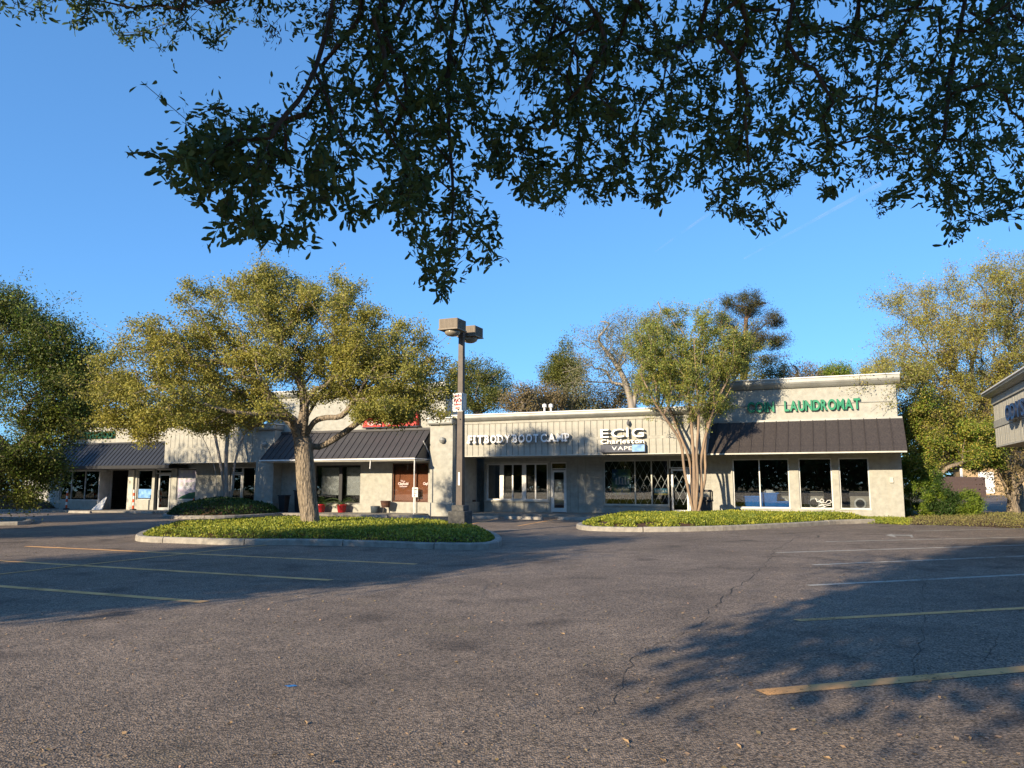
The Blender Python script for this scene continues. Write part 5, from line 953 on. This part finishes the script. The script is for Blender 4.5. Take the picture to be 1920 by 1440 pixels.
# far tree lines: one mass each
def treeline(name, x0, y0, x1, y1, hgt, n, lab, seed=0, lm='lf_left'):
    t = rng.random(n); x = x0+(x1-x0)*t; y = y0+(y1-y0)*t+rng.normal(0, 2.5, n); top_ = hgt*(.6+.6*vnoise(x, y, 9, seed)); z = rng.random(n)**.7*top_
    V1, F1 = leafset(np.stack([x, y, z], 1), .9, 1.3); o = link(name, npmesh(name, V1, F1, M[lm])); tag(o, lab, None, None, 'stuff')
treeline('far_woods', -110, 110, 20, 100, 9, 7000, 'far wood beyond the strip on the left'); treeline('far_woods', 20, 118, 130, 80, 10, 9000, 'far wood beyond the driveway on the right', 4)
treeline('far_woods', -150, -70, 90, -95, 14, 110000, 'wood along the street behind the camera', 7, 'lf_coverd')
treeline('far_woods', -105, -75, -95, 75, 13, 50000, 'wood along the lane far left of the picture', 9, 'lf_coverd')
# oaks standing left of the picture, whose shade falls across the bays
def offoak(x, y, r, z0, z1, lab, nleaf=60000):
    b_ = (x, y, gz(x, y)); _zmin[0] = 1.5; cz = (z0+z1)/2
    tree('oak_tree', lab, 'tree', b_, [(b_, -1), ((x, y, 1.2), 0), ((x, y+.1, 2.4), 1)], lobes([((x, y, cz), (r, r, (z1-z0)/2), 1), ((x-r*.3, y-r*.3, cz-.3), (r*.7, r*.7, (z1-z0)*.4), .5)], 500, .15), .3, M['bark'], M['lf_left'], nleaf, .19, .4, sides=5, rag=.15, group='oaks left of the picture')
offoak(-14.6, 4.3, 4.7, 2.2, 8.2, 'oak just left of the picture whose shade crosses the yellow bays'); offoak(-18.5, 1.5, 3.6, 2.0, 7.0, 'smaller oak behind the first off-picture oak', 30000); offoak(-32, 27, 5.2, 2.5, 10.5, 'tall oak left of the picture beside the lane'); offoak(-39.5, 39.5, 6, 2.5, 10, 'oak shading the corner shop from the left'); offoak(-21.5, 20.5, 4.8, 2.0, 7.5, 'oak left of the picture beside the corner shop lane')
# ------------------------------------------------------------------ overhanging oak above the camera
A1 = [(-50, -300), (-50, 60), (60, 35), (150, 65), (200, 50), (240, 90), (300, 115), (350, 50), (420, 100), (440, 50), (520, 60), (560, 70), (600, 50), (600, -300)]
A2 = [(640, -300), (600, 80), (570, 190), (530, 235), (440, 205), (330, 175), (262, 145), (255, 165), (330, 225), (370, 262), (300, 285), (245, 275), (240, 290), (300, 325), (340, 370), (410, 415), (385, 470), (400, 478), (470, 450), (500, 455), (550, 465), (580, 420), (620, 385), (650, 430), (700, 410), (740, 425), (780, 470), (765, 500), (795, 545), (805, 570), (845, 575), (840, 530), (880, 505), (950, 488), (930, 430), (935, 385), (1000, 388), (1070, 378), (1060, 350), (1140, 395), (1180, 370), (1240, 390), (1275, 370), (1260, 330), (1330, 370), (1340, 415), (1420, 440), (1480, 420), (1440, 400), (1490, 345), (1530, 330), (1545, 370), (1585, 360), (1590, 320), (1640, 350), (1655, 400), (1710, 370), (1740, 390), (1770, 420), (1785, 460), (1830, 425), (1900, 405), (1970, 420), (2150, 430), (2150, -300)]
class PT:
    def __init__(s, a): s.x, s.y = a
def samp(poly, n, yf, dens):
    P_ = [PT(a) for a in poly]; out = []; xs = [a[0] for a in poly]; ys = [a[1] for a in poly]; k = 0
    while k < n:
        x = rng.uniform(min(xs), max(xs), 4000); y = rng.uniform(min(ys), max(ys), 4000); m_ = inpoly(x, y, P_); x, y = x[m_], y[m_]; m_ = rng.random(len(x)) < dens(x, y); x, y = x[m_], y[m_]
        Yd = yf(x, y); out += [tuple(D(float(a), float(b), float(c))) for a, b, c in zip(x, y, Yd)]; k += len(x)
    return np.array(out[:n])
dn = lambda x, y: np.clip((vnoise(x, y, 60, 21)*.6+vnoise(x, y, 25, 22)*.4-.34+np.where(x < 640, .05, np.clip((x-640)/3500, -.03, .22))+np.where(y < 0, .2, 0))*5, 0, 1)
nearY = lambda x, y: np.interp(x, [200, 650, 900, 1300, 2100], [2.9, 3.4, 4.2, 4.6, 4.8])+rng.uniform(-.35, 1.0, len(x))*np.interp(x, [200, 700, 1100, 2100], [.5, .8, 1.5, 2.0])
tipsA = np.concatenate([samp(A2, 4500, nearY, dn), samp(A1, 700, lambda x, y: rng.uniform(3.2, 4.6, len(x)), lambda x, y: np.clip(dn(x, y)+.5, 0, 1))])
na = 2300; a_ = rng.uniform(-6.5, .6, na); q_ = rng.uniform(-3.4, 6, na); z_ = rng.uniform(4.2, 8.3, na); z_ = np.maximum(z_, 4.2+.25*np.clip(a_+3, 0, 9)); tb = np.stack([.643*a_+.766*q_, .766*a_-.643*q_, z_], 1)
ok = ~((tb[:, 1] > .5) & (tb[:, 2] < 1.5+tb[:, 1]*.8)) ; tb = tb[ok]
rt_ = (4.2, -4.6, 0.0); fs = [(rt_, -1), ((4.1, -4.4, 1.5), 0), ((3.9, -4.1, 3.2), 1)]
def addp(start, pts, k=3):
    pts_ = sub([Vector(fs[start][0])]+[Vector(q) for q in pts], k)[1:]; prev = start
    for q in pts_: fs.append((tuple(q), prev)); prev = len(fs)-1
    return prev
a1 = addp(2, [(2.8, -2.0, 5.0), (1.6, .5, 5.6), (.4, 2.2, 5.4)]); a2 = addp(2, [(4.2, -1.5, 5.2), (4.6, 1.5, 6.0), (4.6, 4.0, 6.2)]); a3 = addp(2, [(3.0, -3.5, 5.5), (0, -2.5, 7), (-2.5, -1.5, 7)])
pd_ = [D(x, y, Yd) for x, y, Yd in ((700, -260, 3.4), (640, -60, 3.3), (612, 60, 3.25), (575, 165, 3.15), (520, 235, 3.05), (490, 300, 3.0), (470, 330, 3.0))]; addp(a1, pd_)
addp(a1, [D(x, y, Yd) for x, y, Yd in ((820, -200, 3.9), (760, 0, 3.8), (715, 70, 3.7), (665, 140, 3.6), (645, 220, 3.5), (630, 320, 3.5))]); addp(a1, [D(x, y, Yd) for x, y, Yd in ((900, -200, 4.2), (850, 40, 4.2), (840, 200, 4.1), (850, 380, 4.0), (835, 500, 4.0))])
for px in (1050, 1250, 1420, 1600, 1800): addp(a2, [D(px+50, -220, 4.8), D(px+10, 0, 4.8), D(px-15, 130, 4.7), D(px-30, 260, 4.6)])
_zmin[0] = 2.0; allt = np.concatenate([tipsA, tb]); P_, par_, en_ = grow(fs, allt, .12, .22, .09); r_ = radii(P_, par_, .38, .003, 2.3); el_ = np.arctan2(P_[:, 2]-1.5, np.maximum(P_[:, 1], .01)); fv = (P_[:, 1] > 1) & (el_ < .66); r_[fv] = np.minimum(r_[fv]*.45, .011+.002*(P_[fv, 1]-3))
FO = tag(empty('overhanging_oak', rt_), 'dark leafy oak boughs hanging into the top of the picture from above the camera', 'tree'); b0 = np.array(rt_)
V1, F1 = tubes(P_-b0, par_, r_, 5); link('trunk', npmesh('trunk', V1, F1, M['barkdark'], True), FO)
vis = np.linalg.norm(P_[en_][:, None, :]-P_[en_][:1, None, :], axis=2)[:, 0]; pe = P_[en_]; inview = pe[:, 1] > 1.2
ev = en_[inview]; rep = rng.integers(10, 20, len(ev)); idx = np.repeat(ev, rep); dirn = P_[idx]-P_[par_[idx]]; dirn /= np.linalg.norm(dirn, axis=1)[:, None]+1e-9; f = rng.random(len(idx))**.7; c = P_[idx]-dirn*((1-f)*.22)[:, None]+rng.normal(0, .014, (len(idx), 3)); ax = dirn*.7+rng.normal(0, .62, (len(idx), 3))
tp_ = P_[idx]; young = (tp_[:, 0]/tp_[:, 1] < -.22) & (np.arctan2(tp_[:, 2]-1.5, tp_[:, 1]) > .44)
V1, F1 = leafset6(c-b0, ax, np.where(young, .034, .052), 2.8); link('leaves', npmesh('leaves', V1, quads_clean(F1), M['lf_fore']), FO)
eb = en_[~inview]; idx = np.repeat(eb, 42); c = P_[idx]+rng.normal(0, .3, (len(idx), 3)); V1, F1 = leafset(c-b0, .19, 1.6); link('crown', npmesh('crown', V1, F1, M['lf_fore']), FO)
ck = rng.choice(ev, 70); c = np.repeat(P_[ck], 60, 0); c = c+rng.normal(0, .028, c.shape)*np.array([1, 1, 1.5])-np.array([0, 0, .04]); V1, F1 = leafset(c-b0, .03, 4, droop=1.5); link('catkins', npmesh('catkins', V1, F1, M['lf_catkin']), FO)
# ------------------------------------------------------------------ fallen leaves
def dryleaf():
    L_ = .075; b = MB(); pts = [(0, 0, .0), (.3, .17, .012), (.65, .2, .016), (1, 0, .022), (.65, -.2, .012), (.3, -.17, .016)]; b.v = [(x*L_, y*L_, z) for x, y, z in pts]+[(.35*L_, 0, .001), (.7*L_, 0, .004)]; b.f = [[0, 6, 1], [1, 6, 7, 2], [2, 7, 3], [3, 7, 4], [4, 7, 6, 5], [5, 6, 0]]; b.m = [0]*6; return b
dm = dryleaf().mesh('fallen_leaf', M['lf_dry']); big = [(1180, 1395), (935, 1345), (1340, 1328), (575, 1360), (1350, 1250), (1200, 1278), (590, 1418), (620, 1428), (830, 1395), (1010, 1305), (870, 1185), (860, 1242), (1060, 1190), (1740, 1282), (1510, 1215), (1390, 1405), (1095, 1330), (520, 1415), (250, 1220), (1820, 1390), (1620, 1385), (1250, 1430), (1480, 1370), (745, 1230), (700, 1318), (425, 1360), (80, 1410), (1560, 1425)]
for i, (x, y) in enumerate(big):
    p = G(x, y); o = link('fallen_leaf', dm, None, (p.x, p.y, p.z+.004), random.uniform(0, 6.28)); o.scale = (random.uniform(.45, .8),)*3; o.rotation_euler[0] = random.uniform(-.25, .25); tag(o, 'dry curled leaf lying on the open asphalt in the foreground', 'fallen leaf', 'dry leaves scattered on the asphalt')
n = 5200; Yr = 3.5+rng.random(n)**1.3*26; X_ = (rng.random(n)*2-1)*.72*Yr; k = inpoly(X_, Yr, [PT((p.x, p.y)) for p in isl]); X_, Yr = X_[~k], Yr[~k]; c = np.stack([X_, Yr, gz(X_, Yr)+.006], 1); nn = len(c)
a = rng.random(nn)*6.28; L_ = rng.uniform(.012, .05, nn)*(.6+.4*(vnoise(X_, Yr, 2, 5) > .5)); w_ = L_*.3; ax = np.stack([np.cos(a), np.sin(a), rng.normal(0, .12, nn)], 1); sd_ = np.stack([-np.sin(a), np.cos(a), rng.normal(0, .15, nn)], 1)
V1 = np.stack([c, c+ax*L_[:, None]*.5+sd_*w_[:, None], c+ax*L_[:, None]+np.array([0, 0, .004]), c+ax*L_[:, None]*.5-sd_*w_[:, None]+np.array([0, 0, .004])], 1).reshape(-1, 3)
tag(link('leaf_litter', npmesh('leaf_litter', V1, np.arange(4*nn).reshape(-1, 4), M['lf_dry'])), 'tiny dry leaf scraps strewn over the asphalt', None, None, 'stuff')

# ------------------------------------------------------------------ faint contrails, high and far
M['trail'] = mat('contrail_vapour', (.9, .9, .92), 1, transl=.5); n_ = M['trail'].node_tree; o_ = n_.nodes['Material Output']; src = o_.inputs[0].links[0].from_socket
tr = n_.nodes.new('ShaderNodeBsdfTransparent'); mx = n_.nodes.new('ShaderNodeMixShader'); nz = n_.nodes.new('ShaderNodeTexNoise'); nz.inputs['Scale'].default_value = .006; nz.inputs['Detail'].default_value = 6; tcn = n_.nodes.new('ShaderNodeTexCoord'); n_.links.new(tcn.outputs['Object'], nz.inputs[0])
rp = n_.nodes.new('ShaderNodeMapRange'); rp.inputs[1].default_value = .35; rp.inputs[2].default_value = .75; rp.inputs[4].default_value = .12; n_.links.new(nz.outputs[0], rp.inputs[0]); n_.links.new(rp.outputs[0], mx.inputs[0]); n_.links.new(tr.outputs[0], mx.inputs[1]); n_.links.new(src, mx.inputs[2]); n_.links.new(mx.outputs[0], o_.inputs[0])
for a, b_, r1, r2 in (((1395, 485), (1650, 345), 5, 14), ((1228, 472), (1330, 400), 4, 9)):
    p, q = D(*a, 4500), D(*b_, 4700); d = (q-p).normalized(); u_ = d.orthogonal().normalized(); v_ = d.cross(u_); mb = MB(); mb.hull([p+(u_*math.cos(k*.785)+v_*math.sin(k*.785))*r1 for k in range(8)], [q+(u_*math.cos(k*.785)+v_*math.sin(k*.785))*r2 for k in range(8)]); o = ob('contrail', mb, M['trail']); o['kind'] = 'stuff'
